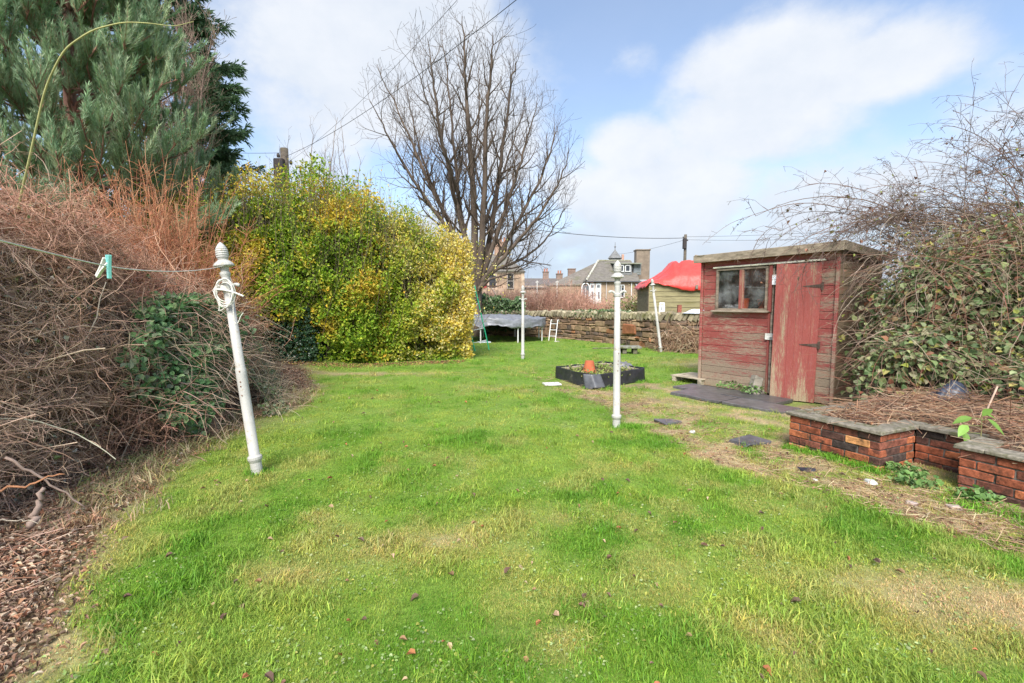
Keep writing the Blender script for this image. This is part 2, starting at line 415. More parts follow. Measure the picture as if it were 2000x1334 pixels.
def dirt(x, y):
    """0 lush .. 1 bare or straw"""
    x = np.asarray(x, float); y = np.asarray(y, float); p_ = np.stack([x, y], -1)
    n = fbm(p_ * 1.1, 21, 4); n2 = fbm(p_ * 4.5, 33, 3)
    # strip along the right edge of the lawn, from the raised bed past the planter
    xr = np.interp(y, RBy[::-1], RBx[::-1]); d = x - xr
    strip = ss(-.06, .22, d + (n2 - .5) * .55 + (n - .5) * .5) * ss(9.6, 8.2, y + (n - .5) * 2) * ss(1.9, 2.4, y)
    strip = strip * (.38 + .75 * ss(.40, .62, n2))
    left = ss(.45, -.1, x - xfront(y) + (n2 - .5) * .8) * ss(14, 9, y)
    s = np.maximum(strip, left)
    s = np.maximum(s, .95 * blob(x, y, 1940, 1190, .75, .40, -.3))
    for (px, py, rx, ry, w) in ((770, 1060, .65, .35, .6), (560, 1120, .4, .2, .35), (1150, 1000, .5, .25, .35), (1080, 1250, .4, .15, .4), (1480, 1240, .35, .2, .65), (1640, 1140, .5, .2, .5), (1300, 1150, .35, .12, .35), (700, 730, 2.2, .35, .8), (1000, 760, 1.0, .5, .4),
                                (1400, 710, 1.6, 1.1, .75), (930, 900, .6, .2, .3), (450, 830, .8, .6, .5), (640, 1010, .3, .2, .35), (1320, 1100, .2, .1, .4), (560, 800, .4, .3, .3)):
        s = np.maximum(s, w * blob(x, y, px, py, rx, ry) * (.6 + .8 * n2))
    return np.clip(s + (n - .5) * .35 + (n2 - .5) * .40 - .04, 0, 1)
xs = np.concatenate([-np.geomspace(14, 3000, 26)[::-1], np.arange(-13.8, 12, .14), np.geomspace(12.2, 3000, 26)])
ys = np.concatenate([-np.geomspace(2.2, 800, 14)[::-1], np.arange(-2, 26, .14), np.geomspace(26.3, 5000, 40)])
gx, gy = np.meshgrid(xs, ys); gz = hgt(gx, gy)
dd = dirt(gx, gy); nn_ = fbm(np.stack([gx, gy], -1) * 2.5, 77, 4)[..., None]
soil = np.array([.13, .085, .05]); moss = np.array([.15, .24, .035]); straw = np.array([.50, .40, .23])
litterz = (ss(.25, -.3, gx - xfront(gy)) * ss(14, 11, gy))[..., None]
c_ = moss * (.8 + .4 * nn_) * (1 - dd[..., None]) + (straw * nn_ + soil * (1 - nn_)) * dd[..., None]
c_ = c_ * (1 - litterz) + np.array([.10, .06, .04]) * litterz
farf = ss(24, 30, gy)[..., None]; c_ = c_ * (1 - farf) + np.array([.09, .10, .05]) * farf
ny, nx = gx.shape; ii = (np.arange(ny - 1) * nx)[:, None] + np.arange(nx - 1)[None]
b = B(); b.add(np.stack([gx, gy, gz], -1), np.stack([ii, ii + 1, ii + nx + 1, ii + nx], -1).reshape(-1, 4), c_.reshape(-1, 3))
M['ground'] = surface('soil_and_moss', .95, .35, 30, bmp=.8, bscale=70)
tag(b.obj('ground', M['ground'], smooth=True), kind='structure')
# ------------------------------------------------------------------ clothes poles
def make_pole(loc, tilt, label, h=2.05, holes=True, rz=0.0):
    t = thing('clothes_pole', loc, label, 'clothes pole', 'white clothes poles on the lawn', rot=(tilt[1], tilt[0], rz))
    w = (.47, .46, .43)
    b = B(); lathe(b, [(.040, -.12), (.040, .02), (.043, .10), (.044, .13), (.052, .14), (.053, .155), (.043, .165), (.0435, .9), (.043, .95), (.039, .96), (.0345, h - .42)], 16, col=w)
    b.obj('post', M['white_paint'], t, smooth=True)
    b = B(); lathe(b, [(.047, .01), (.047, .11), (.054, .125), (.06, .14), (.06, .16), (.046, .175)], 18, col=w); b.obj('foot_collar', M['white_paint'], t)
    b = B(); lathe(b, [(.034, h - .44), (.040, h - .425), (.040, h - .40), (.034, h - .39), (.033, h - .30), (.041, h - .275), (.042, h - .262), (.03, h - .25), (.035, h - .215), (.078, h - .205), (.080, h - .197), (.07, h - .178), (.045, h - .158), (.038, h - .15)], 22, col=w)
    b.obj('cap', M['white_paint'], t, smooth=False)
    b = B()   # acorn finial with scales
    n = 18; prof = [(.047 * max(0, 1 - abs(2 * (i / n) ** .85 - .82) ** 2.6 / 1.35) * (1 + .09 * (i % 2)), h - .155 + .165 * i / n) for i in range(n + 1)]
    prof[-1] = (.004, h); lathe(b, prof, 18, col=w); b.obj('finial', M['white_paint'], t)
    b = B()
    for s in (-1, 1):
        k = 7; u = np.linspace(0, 1, k); P = np.stack([s * (.03 + .075 * u), np.zeros(k), h - .395 + .02 * np.sin(u * pi) + .012 * u], -1)
        tubes(b, P, np.array([.017, .016, .014, .013, .014, .017, .012]), 8, w, True)
    b.obj('hook', M['white_paint'], t)
    if holes:
        for z, a in ((.80, -1.5), (.84, -1.45), (.72, -1.55), (.93, -1.3)):
            b = B(); lathe(b, [(.006, 0), (.006, .004)], 6, c=(0, 0, 0), col=(.2, .08, .04)); b.v[-1] = rotm(pi / 2, 0, a + pi / 2, b.v[-1]) + np.array([cos(a) * .0435, sin(a) * .0435, z]); b.obj('bolt', M['rust'], t)
    return t
p1 = G(503, 926); p2 = G(1204, 834); p3 = G(1021, 702, 0); p4 = G(1291, 688, 0)
pole1 = make_pole((p1[0], p1[1], hgt(p1[0], p1[1])), (-.115, 0), 'white cast clothes pole leaning left beside the brambles with rope coiled at its top')
make_pole((p2[0], p2[1], hgt(p2[0], p2[1])), (-.01, 0), 'tall upright white clothes pole in front of the black plastic raised bed')
make_pole((p3[0], p3[1], hgt(p3[0], p3[1])), (0, 0), 'upright white clothes pole farthest back in front of the trampoline', holes=False)
make_pole((p4[0], p4[1], hgt(p4[0], p4[1])), (-.16, 0), 'thin white clothes pole leaning left against the stone wall', h=2.35, holes=False, rz=.2)
# rope on the first pole and the line that runs past the camera
r1 = np.random.default_rng(3)
ptop = np.array([p1[0] - .115 * 1.78, p1[1], 1.79])
b = B(); rc = (.72, .70, .64)
for i in range(6):
    k = 40; a = np.linspace(0, 2 * pi, k) + r1.uniform(0, 6); rx_, rz_ = r1.uniform(.065, .09), r1.uniform(.08, .13)
    c0 = ptop + np.array([.02 + r1.uniform(-.012, .012), -.055 + r1.uniform(-.012, .012), -.13 - rz_ * .5 + r1.uniform(-.02, .02)])
    P = np.stack([c0[0] + rx_ * np.cos(a), c0[1] + .012 * np.sin(a * 2 + i), c0[2] + rz_ * np.sin(a)], -1); tubes(b, P, np.full(k, .0042), 5, rc)
k = 30; u = np.linspace(0, 1, k)
P = np.stack([ptop[0] - .075 + .13 * u + .02 * np.sin(u * 9), np.full(k, ptop[1] - .06), ptop[2] - .16 - .18 * np.sin(u * pi) ** .7], -1); tubes(b, P, np.full(k, .004), 5, rc)
P = np.stack([ptop[0] + .085 + .035 * np.sin(u * pi) * 0 + .085 * np.clip(u - .55, 0, 1) * 2.2, np.full(k, ptop[1] - .05), ptop[2] - .12 - .33 * np.sin(np.clip(u * 1.15, 0, 1) * pi * .62) + .12 * np.clip(u - .7, 0, 1) * 2], -1); tubes(b, P, np.full(k, .004), 5, rc)
k = 12; u = np.linspace(0, 1, k)
P = np.stack([ptop[0] - .06 + .25 * u, np.full(k, ptop[1] - .07), ptop[2] - .155 - .06 * u ** 2], -1); tubes(b, P, np.full(k, .008), 6, rc)
for j in range(5):
    a = np.linspace(0, 2 * pi, 20); P = np.stack([ptop[0] - .005 + .05 * np.cos(a), ptop[1] + .05 * np.sin(a), np.full(20, ptop[2] - .13 - j * .009) + .004 * np.sin(a * 3)], -1); tubes(b, P, np.full(20, .0045), 5, rc)
tag(b.obj('rope', M['rope'], world=True, loc=(ptop[0], ptop[1], ptop[2] - .3), smooth=True), 'coil of pale rope looped and hanging around the top of the leaning pole', 'rope')
A_ = ptop + np.array([0, 0, .05]); Bp = np.array([-1.37, 1.60, 1.632]); Cp = np.array([-.30, -1.0, 1.80])
k = 26; u = np.linspace(0, 1, k); S1 = A_ + (Bp - A_) * u[:, None]; S1[:, 2] = A_[2] + (Bp[2] - A_[2]) * (1 - (1 - u) ** 1.5)
S2 = Bp + (Cp - Bp) * u[:, None]; S2[:, 2] = Bp[2] + (Cp[2] - Bp[2]) * u ** 1.6
b = B(); tubes(b, np.concatenate([S1, S2[1:]]), np.full(2 * k - 1, .0022), 5, rc)
tag(b.obj('washing_line', M['rope'], world=True, loc=A_, smooth=True), 'thin white washing line stretched from the leaning pole past the brambles', 'washing line')
def peg(col, tilt, off, label, rz):
    t = thing('clothes_peg', Bp + np.array(off), label, 'clothes peg', 'clothes pegs on the washing line', rot=(0, tilt, rz))
    for s in (-1, 1):
        b = B(); k = 9; z = np.linspace(-.042, .036, k); xo = s * np.interp(z, [-.042, -.01, .036], [.0035, .0045, .0125])
        for i in range(k - 1):
            b.box(((xo[i] + xo[i + 1]) / 2, 0, (z[i] + z[i + 1]) / 2), (.006, .010, z[1] - z[0] + .001), .001, col, ry=atan2(xo[i + 1] - xo[i], z[1] - z[0]))
        b.obj('prong', M['plastic'], t)
    b = B()
    for j in range(3):
        a = np.linspace(0, 2 * pi, 14); tubes(b, np.stack([.009 * np.cos(a), (j - 1) * .0035 + 0 * a, .006 + .005 * np.sin(a)], -1), np.full(14, .001), 4, (.5, .5, .5))
    b.obj('spring', M['iron'], t)
peg((.22, .60, .56), .06, (.012, -.004, 0), 'pale turquoise plastic clothes peg hanging upright on the line', -.6)
peg((.72, .72, .66), .85, (-.024, .010, -.006), 'off white clothes peg tilted sideways behind the turquoise one', -.4)

# ------------------------------------------------------------------ shed
SHL = np.array([3.72, 9.20]); SHW = 2.33; SHD = 1.65; sdir = np.array([.551, -.8356]); SRZ = atan2(sdir[1], sdir[0])
shed = thing('garden_shed', (SHL[0], SHL[1], 0), 'old garden shed of peeling red boards with a sagging door', 'shed', rz=SRZ)
rs = np.random.default_rng(5)
def L2W(x, y, z=0):      # shed local to world
    return np.array([SHL[0] + x * cos(SRZ) - y * sin(SRZ), SHL[1] + x * sin(SRZ) + y * cos(SRZ), z])
Z0, ZT = -.06, 2.33
# local: +x along the front towards the right, +y into the shed, z up; front wall plane y=0
DX0, DX1, DZ1 = 1.43, 2.08, 2.17           # door opening
WX0, WX1, WZ0, WZ1 = .30, 1.27, 1.40, 2.17   # window opening
def boards(b, x0, x1, y, zlist, nrm=1, th=.016, horiz=True, tilt=.09, holes=(), axis='x', yend=0):
    for i in range(len(zlist) - 1):
        za, zb = zlist[i], zlist[i + 1]; segs = [(x0, x1)]
        for (hx0, hx1, hz0, hz1) in holes:
            if zb > hz0 + .01 and za < hz1 - .01:
                ns = []
                for (a, c) in segs:
                    if hx0 > a: ns.append((a, min(c, hx0)))
                    if hx1 < c: ns.append((max(a, hx1), c))
                segs = [q for q in ns if q[1] - q[0] > .02]
        tone = 1 + rs.uniform(-.16, .16)
        for (a, c) in segs:
            cx = (a + c) / 2; zc = (za + zb) / 2; hh = zb - za - .004
            if axis == 'x': b.box((cx, y, zc), (c - a, th, hh - .004), .0015, (tone, tone * .99, tone * .96), rx=tilt * nrm, rz=rs.uniform(-.002, .002))
            else: b.box((y, cx, zc), (th, c - a, hh - .004), .0015, (tone, tone * .99, tone * .96), ry=tilt * nrm)
zl = np.linspace(Z0, ZT, 19); zl[1:-1] += rs.uniform(-.004, .004, 17)
b = B(); boards(b, 0.03, SHW - .03, 0, zl, 1, holes=((DX0 - .11, DX1, Z0 - 1, DZ1), (WX0, WX1, WZ0, WZ1)))
b.obj('front_wall', M['red_board'], shed)
b = B(); boards(b, .02, SHD, SHW, zl, 1, holes=(), axis='y', tilt=.08); b.obj('side_wall', M['red_side'], shed)
b = B(); boards(b, .02, SHD, 0, zl, -1, axis='y', tilt=.05); b.obj('side_wall', M['red_side'], shed)
b = B(); boards(b, 0, SHW, SHD, zl, -1); b.obj('back_wall', M['old_wood'], shed)
for (x, y) in ((-.005, -.02), (SHW + .004, -.016)):
    b = B(); b.box((x, y, (Z0 + ZT) / 2), (.045, .045, ZT - Z0), .004, (1, .97, .95)); b.obj('corner_post', M['red_board'], shed)
for x, y in ((.05, SHD - .03), (SHW - .05, SHD - .03), (.05, .05), (SHW - .05, .05), (1.33, .04), (DX1 + .02, .04)): b = B(); b.box((x, y, 1.12), (.045, .045, 2.3), .002, (.5, .42, .33)); b.obj('stud', M['old_wood'], shed)
for z in (.7, 1.36): b = B(); b.box((.68, .035, z), (1.2, .035, .045), .002, (.5, .42, .33)); b.obj('rail', M['old_wood'], shed)
b = B(); b.box((SHW / 2, SHD / 2, .0), (SHW - .08, SHD - .08, .03), .002, (.28, .22, .17)); 
for y in (.15, .8, 1.45): b.box((SHW / 2, y, -.075), (SHW - .04, .06, .075), .003, (.25, .2, .15))
b.obj('floor', M['old_wood'], shed)
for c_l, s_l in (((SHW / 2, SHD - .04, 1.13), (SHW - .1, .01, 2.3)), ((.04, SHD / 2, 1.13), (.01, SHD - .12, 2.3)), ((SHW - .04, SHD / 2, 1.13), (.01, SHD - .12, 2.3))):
    b = B(); b.box(c_l, s_l, .001, (.16, .13, .10)); b.obj('light_stop', M['dark'], shed)  # dark panels added inside the boards to stop light leaking through the gaps
# broken strip between the window bay and the door: jamb, filler and grey lock plates
b = B(); b.box((1.318, -.012, 1.78), (.05, .03, .80), .003, (1, 1, 1)); b.box((1.31, -.006, .66), (.035, .028, 1.38), .003, (.9, .9, .9)); b.obj('door_jamb', M['red_door'], shed)
b = B(); b.box((1.385, -.022, 1.93), (.085, .012, .17), .003, (1.3, 1.3, 1.35)); b.obj('lock_plate', M['white_paint'], shed)['label'] = 'pale grey metal lock plate'
b = B(); b.box((1.33, -.030, .96), (.13, .018, .11), .003, (.8, .78, .72)); b.box((1.37, -.045, .93), (.03, .014, .06), .002, (.3, .3, .3)); b.obj('lock_plate', M['old_wood'], shed)
b = B(); b.box((1.20, -.035, 2.205), (1.92, .045, .03), .004, (.9, .85, .7), ry=-.004); b.obj('drip_strip', M['old_wood'], shed)
# door, hinged on the right, open a little and dropped
door = B(); dwid = DX1 - DX0; nb = 6; e = np.linspace(0, dwid, nb + 1)
for i in range(nb):
    tone = 1 + rs.uniform(-.1, .12); door.box((-(e[i] + e[i + 1]) / 2, .0006 * (i % 2), 1.05 + rs.uniform(-.006, .006)), (e[1] - 0.001, .016, 2.24), .002, (tone, tone, tone))
for z in (.25, 1.05, 1.85): door.box((-dwid / 2, .022, z), (dwid - .05, .02, .09), .003, (.6, .5, .4))
DA = .20
def doorxf(V): return rotm(0, .012, DA, V) + np.array([DX1 + .01, -.03, 0])
door.xf(doorxf); dobj = door.obj('door', M['red_door'], shed)
for z in (1.80, .86):
    b = B(); k = 8; u = np.linspace(0, 1, k)
    for i in range(k - 1):
        w_ = .05 * (1 - u[i]) + .008; b.box((-.25 * (u[i] + u[i + 1]) / 2, -.0115, z), (.25 / (k - 1) + .001, .005, w_), .001, (.10, .07, .055))
    b.box((.022, -.0105, z), (.03, .006, .12), .001, (.10, .07, .055)); tubes(b, np.array([[.004, -.014, z - .05], [.004, -.014, z + .05]]), np.full(2, .007), 8, (.10, .07, .055), True)
    b.xf(doorxf); b.obj('hinge', M['rust'], dobj)
# window: frame, mullion, sill, two panes
wf = B(); fc = (.26, .21, .16)
wf.box(((WX0 + WX1) / 2, -.012, WZ1 - .015), (WX1 - WX0, .05, .035), .003, fc); wf.box(((WX0 + WX1) / 2, -.012, WZ0 + .02), (WX1 - WX0, .05, .04), .003, fc)
for x in (WX0 + .018, WX1 - .018): wf.box((x, -.012, (WZ0 + WZ1) / 2), (.036, .048, WZ1 - WZ0 - .07), .003, fc)
wfo = wf.obj('window', M['old_wood'], shed)
b = B(); b.box((.80, -.018, (WZ0 + WZ1) / 2), (.075, .05, WZ1 - WZ0 - .07), .003, (.9, .85, .85)); b.obj('mullion', M['red_door'], wfo)
b = B(); b.box(((WX0 + WX1) / 2 + .0, -.055, WZ0 - .012), (WX1 - WX0 + .1, .1, .026), .004, (.36, .30, .23), rx=.08); b.obj('sill', M['old_wood'], wfo)
for xa, xb in ((WX0 + .037, .762), (.838, WX1 - .037)):
    b = B(); b.box(((xa + xb) / 2, -.008, (WZ0 + WZ1) / 2), (xb - xa, .004, WZ1 - WZ0 - .074), .0005); b.obj('pane', M['glass'], wfo)
# roof falls gently to the back; deep grey fascias all round
def roofz(y): return ZT + .06 - .10 * (y / SHD)
rf = B(); sl = atan2(-.10, SHD)
rf.box((SHW / 2, SHD / 2 - .02, ZT + .03), (SHW + .16, SHD + .22, .03), .004, (.30, .29, .27), rx=sl); rf.obj('roof', M['old_wood'], shed)
def fboard(name, c, size, **k):
    b = B(); n_ = max(2, int(max(size[0], size[1]) / .12)); b.box(c, size, .005, (.33, .27, .20), **k); return b.obj(name, M['old_wood'], shed)
fboard('fascia', (SHW / 2 + .0, -.145, ZT + .055), (SHW + .24, .025, .145), ry=-.004)
fboard('fascia', (SHW + .105, SHD / 2 - .03, ZT + .02), (.025, SHD + .2, .14), rx=sl)
fboard('fascia', (-.105, SHD / 2 - .03, ZT + .02), (.025, SHD + .2, .14), rx=sl)
# things seen through its window
def in_shed(x, y, z): w = L2W(x, y, z); return (w[0], w[1], w[2])
b = B(); b.box((0, 0, 0), (1.15, .34, .03), .003, (.45, .38, .3)); 
for s in (-.5, .5): b.box((s, 0, -.70), (.04, .3, 1.36), .003, (.4, .33, .26))
t = b.obj('workbench', M['old_wood'], loc=in_shed(.78, .32, 1.42)); t.rotation_euler.z = SRZ; tag(t, 'rough wooden shelf just inside the shed window', 'shelf')
def tub(x, y, r, h, col, lab, z=1.44, name='plastic_tub'):
    b = B(); lathe(b, [(r * .78, 0), (r, h), (r * 1.08, h), (r * 1.08, h + .015), (r * .93, h + .015), (r * .9, h - .02), (r * .7, .02)], 18, col=col)
    tag(b.obj(name, M['plastic'], loc=in_shed(x, y, z), smooth=False), lab, 'tub')
tub(.66, .33, .085, .17, (.55, .10, .03), 'orange plastic tub standing behind the left shed window pane')
tub(.98, .35, .075, .15, (.50, .09, .03), 'orange plastic tub standing behind the right shed window pane')
b = B()
for i in range(60):
    a = rs.uniform(0, 6.3); b.box((rs.uniform(-.16, .16), rs.uniform(-.06, .06), rs.uniform(.0, .05)), (.06, .03, .012), .001, (.55, .55, .56), rz=a, rx=rs.uniform(-.6, .6))
t = b.obj('crumpled_bag', M['plastic'], loc=in_shed(.50, .28, 1.45)); t.rotation_euler.z = SRZ; tag(t, 'crumpled clear plastic bag on the shelf behind the left pane', 'bag')
b = B(); tubes(b, np.array([[0, 0, 0], [.75, .02, -.06]]), np.full(2, .012), 8, (.7, .7, .68), True)
t = b.obj('white_rod', M['plastic'], loc=in_shed(.42, .45, 1.86)); t.rotation_euler.z = SRZ; tag(t, 'thin white rod hanging across inside the shed window', 'rod')
b = B()
tubes(b, np.array([[-.2, 0, 0], [.28, 0, .30]]), np.full(2, .014), 8, (.05, .07, .05), True); tubes(b, np.array([[-.05, .02, 0], [.12, .02, .28]]), np.full(2, .010), 8, (.05, .07, .05), True)
t = b.obj('tool_handle', M['plastic'], loc=in_shed(1.02, .22, 1.46)); t.rotation_euler.z = SRZ; tag(t, 'dark garden tool handle slanting behind the right pane', 'garden tool')

# prop, slabs, step
q = L2W(1.24, -.22)
b = B(); b.box((0, 0, .19), (.15, .14, .36), .012, (.24, .22, .18), ry=.35, rx=-.3, jit=.015, rng=rs); b.box((.02, .03, .05), (.24, .15, .12), .012, (.2, .18, .15), rz=.3, jit=.015, rng=rs)
tag(b.obj('wood_block', M['old_wood'], loc=(q[0], q[1], -.09)), 'weathered timber block propped against the foot of the shed door', 'wood block')
SL = [((-.02, -.62), (1.0, .62)), ((.95, -.60), (.92, .60)), ((.35, -1.2), (.95, .55)), ((1.32, -1.17), (.95, .58))]
labs = ['wet dark paving slab nearest the lawn at the left end of the shed', 'dark paving slab directly in front of the shed door', 'dark paving slab in the outer row nearest the camera pole', 'dark paving slab in the outer row next to the brick planter']
for (sx, sy), (w_, d_), lb in zip([s[0] for s in SL], [s[1] for s in SL], labs):
    c = L2W(sx + w_ / 2, sy + .1); b = B(); b.box((0, 0, 0), (w_ - .022, d_ - .022, .05), .006, np.array((.115, .11, .115)) * rs.uniform(.7, 1.3), jit=.006, rng=rs)
    t = b.obj('paving_slab', M['slab'], loc=(c[0], c[1], -.045)); t.rotation_euler = (rs.uniform(-.012, .012), rs.uniform(-.012, .012), SRZ + rs.uniform(-.02, .02)); tag(t, lb, 'paving slab', 'dark paving slabs in front of the shed')
for i, (px, py, s_, lb) in enumerate(((1462, 862, .26, 'small broken slate piece lying in the dirt beyond the slabs'), (1305, 823, .2, 'flat dark slate fragment half buried in bare earth near the pole'))):
    c = G(px, py); b = B(); b.box((0, 0, 0), (s_ * 1.5, s_, .03), .008, (.10, .10, .11), jit=.03, rng=rs); t = b.obj('slate_piece', M['slab'], loc=(c[0], c[1], hgt(c[0], c[1]) + .014)); t.rotation_euler.z = .5; tag(t, lb, 'slate piece', 'loose slate pieces')
c = L2W(-.25, .25); t = thing('timber_step', (c[0], c[1], -.07), 'low weathered timber pallet sticking out beside the shed corner', 'pallet', rz=SRZ)
for i in range(4):
    b = B(); b.box((0, -.27 + i * .18, .12), (.75, .165, .022), .003, (.42, .36, .27)); b.obj('deck_board', M['old_wood'], t)
for x in (-.3, .3):
    b = B(); b.box((x, 0, .055), (.08, .7, .1), .004, (.4, .34, .27)); b.obj('bearer', M['old_wood'], t)

# ------------------------------------------------------------------ brick planter
rb = np.random.default_rng(8)
U = np.array([.42, -.9075]); V_ = np.array([.9075, .42])
P0 = np.array([2.97, 4.94]); P1 = P0 + U * .86; P2 = P1 + V_ * .58; P3 = P2 + U * .50; P4 = P3 - V_ * .44; P5 = P4 + U * 1.7; PB = P0 + V_ * 1.35; PC = PB + V_ * .9
planter = thing('brick_planter', (P0[0], P0[1], 0), 'low zigzag red brick planter with mossy concrete coping', 'planter')
PO = P0.copy()
ZB, HT = -.11, .33
path = [PC, P0, P1, P2, P3, P4, P5]
pal = [(.30, .09, .045), (.38, .125, .055), (.20, .07, .045), (.52, .25, .10), (.09, .045, .035), (.20, .07, .045), (.055, .04, .035)]
wb, mb = B(), B()
cnt = 0
for si in range(len(path) - 1):
    a, c = path[si], path[si + 1]; d = c - a; Ls = np.linalg.norm(d); d = d / Ls; nrm = np.array([d[1], -d[0]])   # outward normal to the right of travel? fixed below
    inward = -nrm if si == 0 else -nrm
    nrm_in = np.array([-d[1], d[0]])
    ang = atan2(d[1], d[0])
    mid = (a + c) / 2 + nrm_in * .052
    mb.box((mid[0], mid[1], (ZB + HT) / 2), (Ls - .012, .09, HT - ZB - .006), .002, (.17, .15, .13), rz=ang)
    ncourse = 6
    for r in range(ncourse):
        z = ZB + .0365 + r * .0735; s = -(.1125 if (r + si) % 2 else 0.0)
        while s < Ls:
            s0, s1 = max(s, 0.0), min(s + .215, Ls)
            if s1 - s0 > .025:
                cc = a + d * (s0 + s1) / 2 + nrm_in * (.05 + rb.uniform(-.003, .003))
                col = np.array(pal[rb.choice(len(pal), p=[.18, .16, .18, .1, .16, .12, .10])]) * rb.uniform(.8, 1.2)
                wb.box((cc[0], cc[1], z), (s1 - s0 - .001, .104, .0645), .006, col, rz=ang + rb.uniform(-.008, .008), jit=.0025, rng=rb)
            s += .225
wb.obj('brick_wall', M['brick'], planter, world=True); mb.obj('mortar_joints', M['mortar'], planter, world=True)
for si in range(len(path) - 1):
    a, c = path[si], path[si + 1]; d = c - a; Ls = np.linalg.norm(d); d = d / Ls; nrm_in = np.array([-d[1], d[0]]); ang = atan2(d[1], d[0])
    b = B(); e0 = -.03 if si in (1, 2, 5) else .155 if si in (3,) else .0; e1 = Ls + (.03 if si in (0,) else -.155 if si in (9,) else 0)
    if si == 0: e1 = Ls - .155
    if si == 1: e0, e1 = -.03, Ls + .03
    if si == 2: e0, e1 = .158, Ls + .15
    if si == 3: e0, e1 = .04, Ls - .03
    if si == 4: e0, e1 = .0, Ls + .03
    if si == 5: e0, e1 = .155, Ls
    n_ = max(1, round((e1 - e0) / .5)); ee = np.linspace(e0, e1, n_ + 1)
    for i in range(n_):
        cc = a + d * (ee[i] + ee[i + 1]) / 2 + nrm_in * .062
        tn = rb.uniform(.85, 1.1); b.box((cc[0], cc[1], HT + .019 + (.0015 * (si % 2))), (ee[i + 1] - ee[i] - .004, .19, .036), .006, (.24 * tn, .215 * tn, .17 * tn), rz=ang + rb.uniform(-.006, .006), rx=rb.uniform(-.01, .01), jit=.004, rng=rb)
    b.obj('coping', M['concrete'], planter, world=True)
# earth inside
def in_planter(n, rng):
    """points over the planted area behind the coping"""
    s = rng.uniform(0.12, 2.9, n); t = rng.uniform(.14, 2.2, n); xy = PO + s[:, None] * U + t[:, None] * V_
    notch = (s > .86 - .14) & (t < .58 + .14) & (s < 1.36 + .14)
    notch2 = (s >= 1.36) & (t < .14 + .14)
    ok = ~(notch | notch2); return xy[ok], s[ok], t[ok]
gx_, gy_ = np.meshgrid(np.linspace(.06, 3.0, 40), np.linspace(.06, 2.4, 34)); xy = P0 + gx_[..., None] * U + gy_[..., None] * V_
zz = .26 + .10 * fbm(xy * 3, 3, 3) + .06 * gy_
cut = (gx_ > .80) & (gx_ < 1.42) & (gy_ < .66); zz = np.where(cut, -.15, zz); zz = np.where((gx_ >= 1.3) & (gy_ < .2), -.15, zz)
ii = (np.arange(33) * 40)[:, None] + np.arange(39)[None]
b = B(); b.add(np.concatenate([xy, zz[..., None]], -1), np.stack([ii, ii + 1, ii + 41, ii + 40], -1).reshape(-1, 4), (.10, .065, .045)); b.obj('planter_soil', M['ground'], planter, world=True)

# ------------------------------------------------------------------ raised bed wrapped in black plastic
c1 = G(1160, 757); c0 = G(1087, 738); c2 = G(1257, 741); c3 = c0 + (c2 - c1)
bed = thing('raised_bed', (c1[0], c1[1], 0), 'small raised bed wrapped in sagging black plastic sheeting', 'raised bed')
rr = np.random.default_rng(12)
def sheet(a, c, h0, h1, n=40, m_=12, puff=.03):
    u, v = np.meshgrid(np.linspace(0, 1, n), np.linspace(0, 1, m_)); d = np.array([c[0] - a[0], c[1] - a[1]]); Ls = np.linalg.norm(d); nn = np.array([d[1], -d[0]]) / Ls
    w = (fbm(np.stack([u * Ls * 5, v * 2], -1), 4, 4) - .5) * 2 * puff * (1 - abs(v - .5)) + .012
    w = w + .025 * (1 - v)
    xy = np.array([a[0], a[1]]) + u[..., None] * d + nn * w[..., None]; z = h0 + (h1 - h0) * v + (fbm(np.stack([u * Ls * 3, v * 0 + 7], -1), 9, 3) - .5) * .05 * v
    i = (np.arange(m_ - 1) * n)[:, None] + np.arange(n - 1)[None]
    return np.concatenate([xy, z[..., None]], -1), np.stack([i, i + 1, i + n + 1, i + n], -1).reshape(-1, 4)
b = B()
for a, c in ((c0, c1), (c1, c2), (c2, c3), (c3, c0)): Vv, Ff = sheet(a, c, -.03, .235); b.add(Vv, Ff, (.028, .03, .036))
o = b.obj('plastic_sheet', M['black_sheet'], bed, world=True, smooth=True); md = o.modifiers.new('thick', 'SOLIDIFY'); md.thickness = .006
b = B()
for a, c in ((c0, c1), (c1, c2), (c2, c3), (c3, c0)):
    mi = (a + c) / 2; d = c - a; cen = (c0 + c2) / 2; inn = nz(cen[:2] - mi[:2]); b.box((mi[0] + inn[0] * .03, mi[1] + inn[1] * .03, .10), (np.linalg.norm(d[:2]) - .05, .035, .21), .004, (.42, .36, .28), rz=atan2(d[1], d[0]))
b.obj('timber_frame', M['old_wood'], bed, world=True)
b = B()   # folded corner flap and rumpled sheet on the top edge
n = 14; u, v = np.meshgrid(np.linspace(-1, 1, n), np.linspace(0, 1, n)); w = nz(c1 - (c0 + c2) / 2)
px_ = c1[0] - .04 + u * (.13 + .03 * v) + .06 * (1 - v) * (1 + u); py_ = c1[1] - .035 - .09 * (1 - v) * (1 - .5 * abs(u)) + .06 * abs(u); pz_ = .01 + .235 * v - .03 * (1 - v) * (u < -.3)
i = (np.arange(n - 1) * n)[:, None] + np.arange(n - 1)[None]; b.add(np.stack([px_, py_, pz_], -1), np.stack([i, i + 1, i + n + 1, i + n], -1).reshape(-1, 4), (.10, .105, .12))
o = b.obj('corner_flap', M['black_sheet'], bed, world=True, smooth=True); md = o.modifiers.new('thick', 'SOLIDIFY'); md.thickness = .006
b = B(); n = 26; u, v = np.meshgrid(np.linspace(0, 1, n), np.linspace(0, 1, n)); cc = (c2 * .45 + c3 * .55); e1 = (c3 - c2)
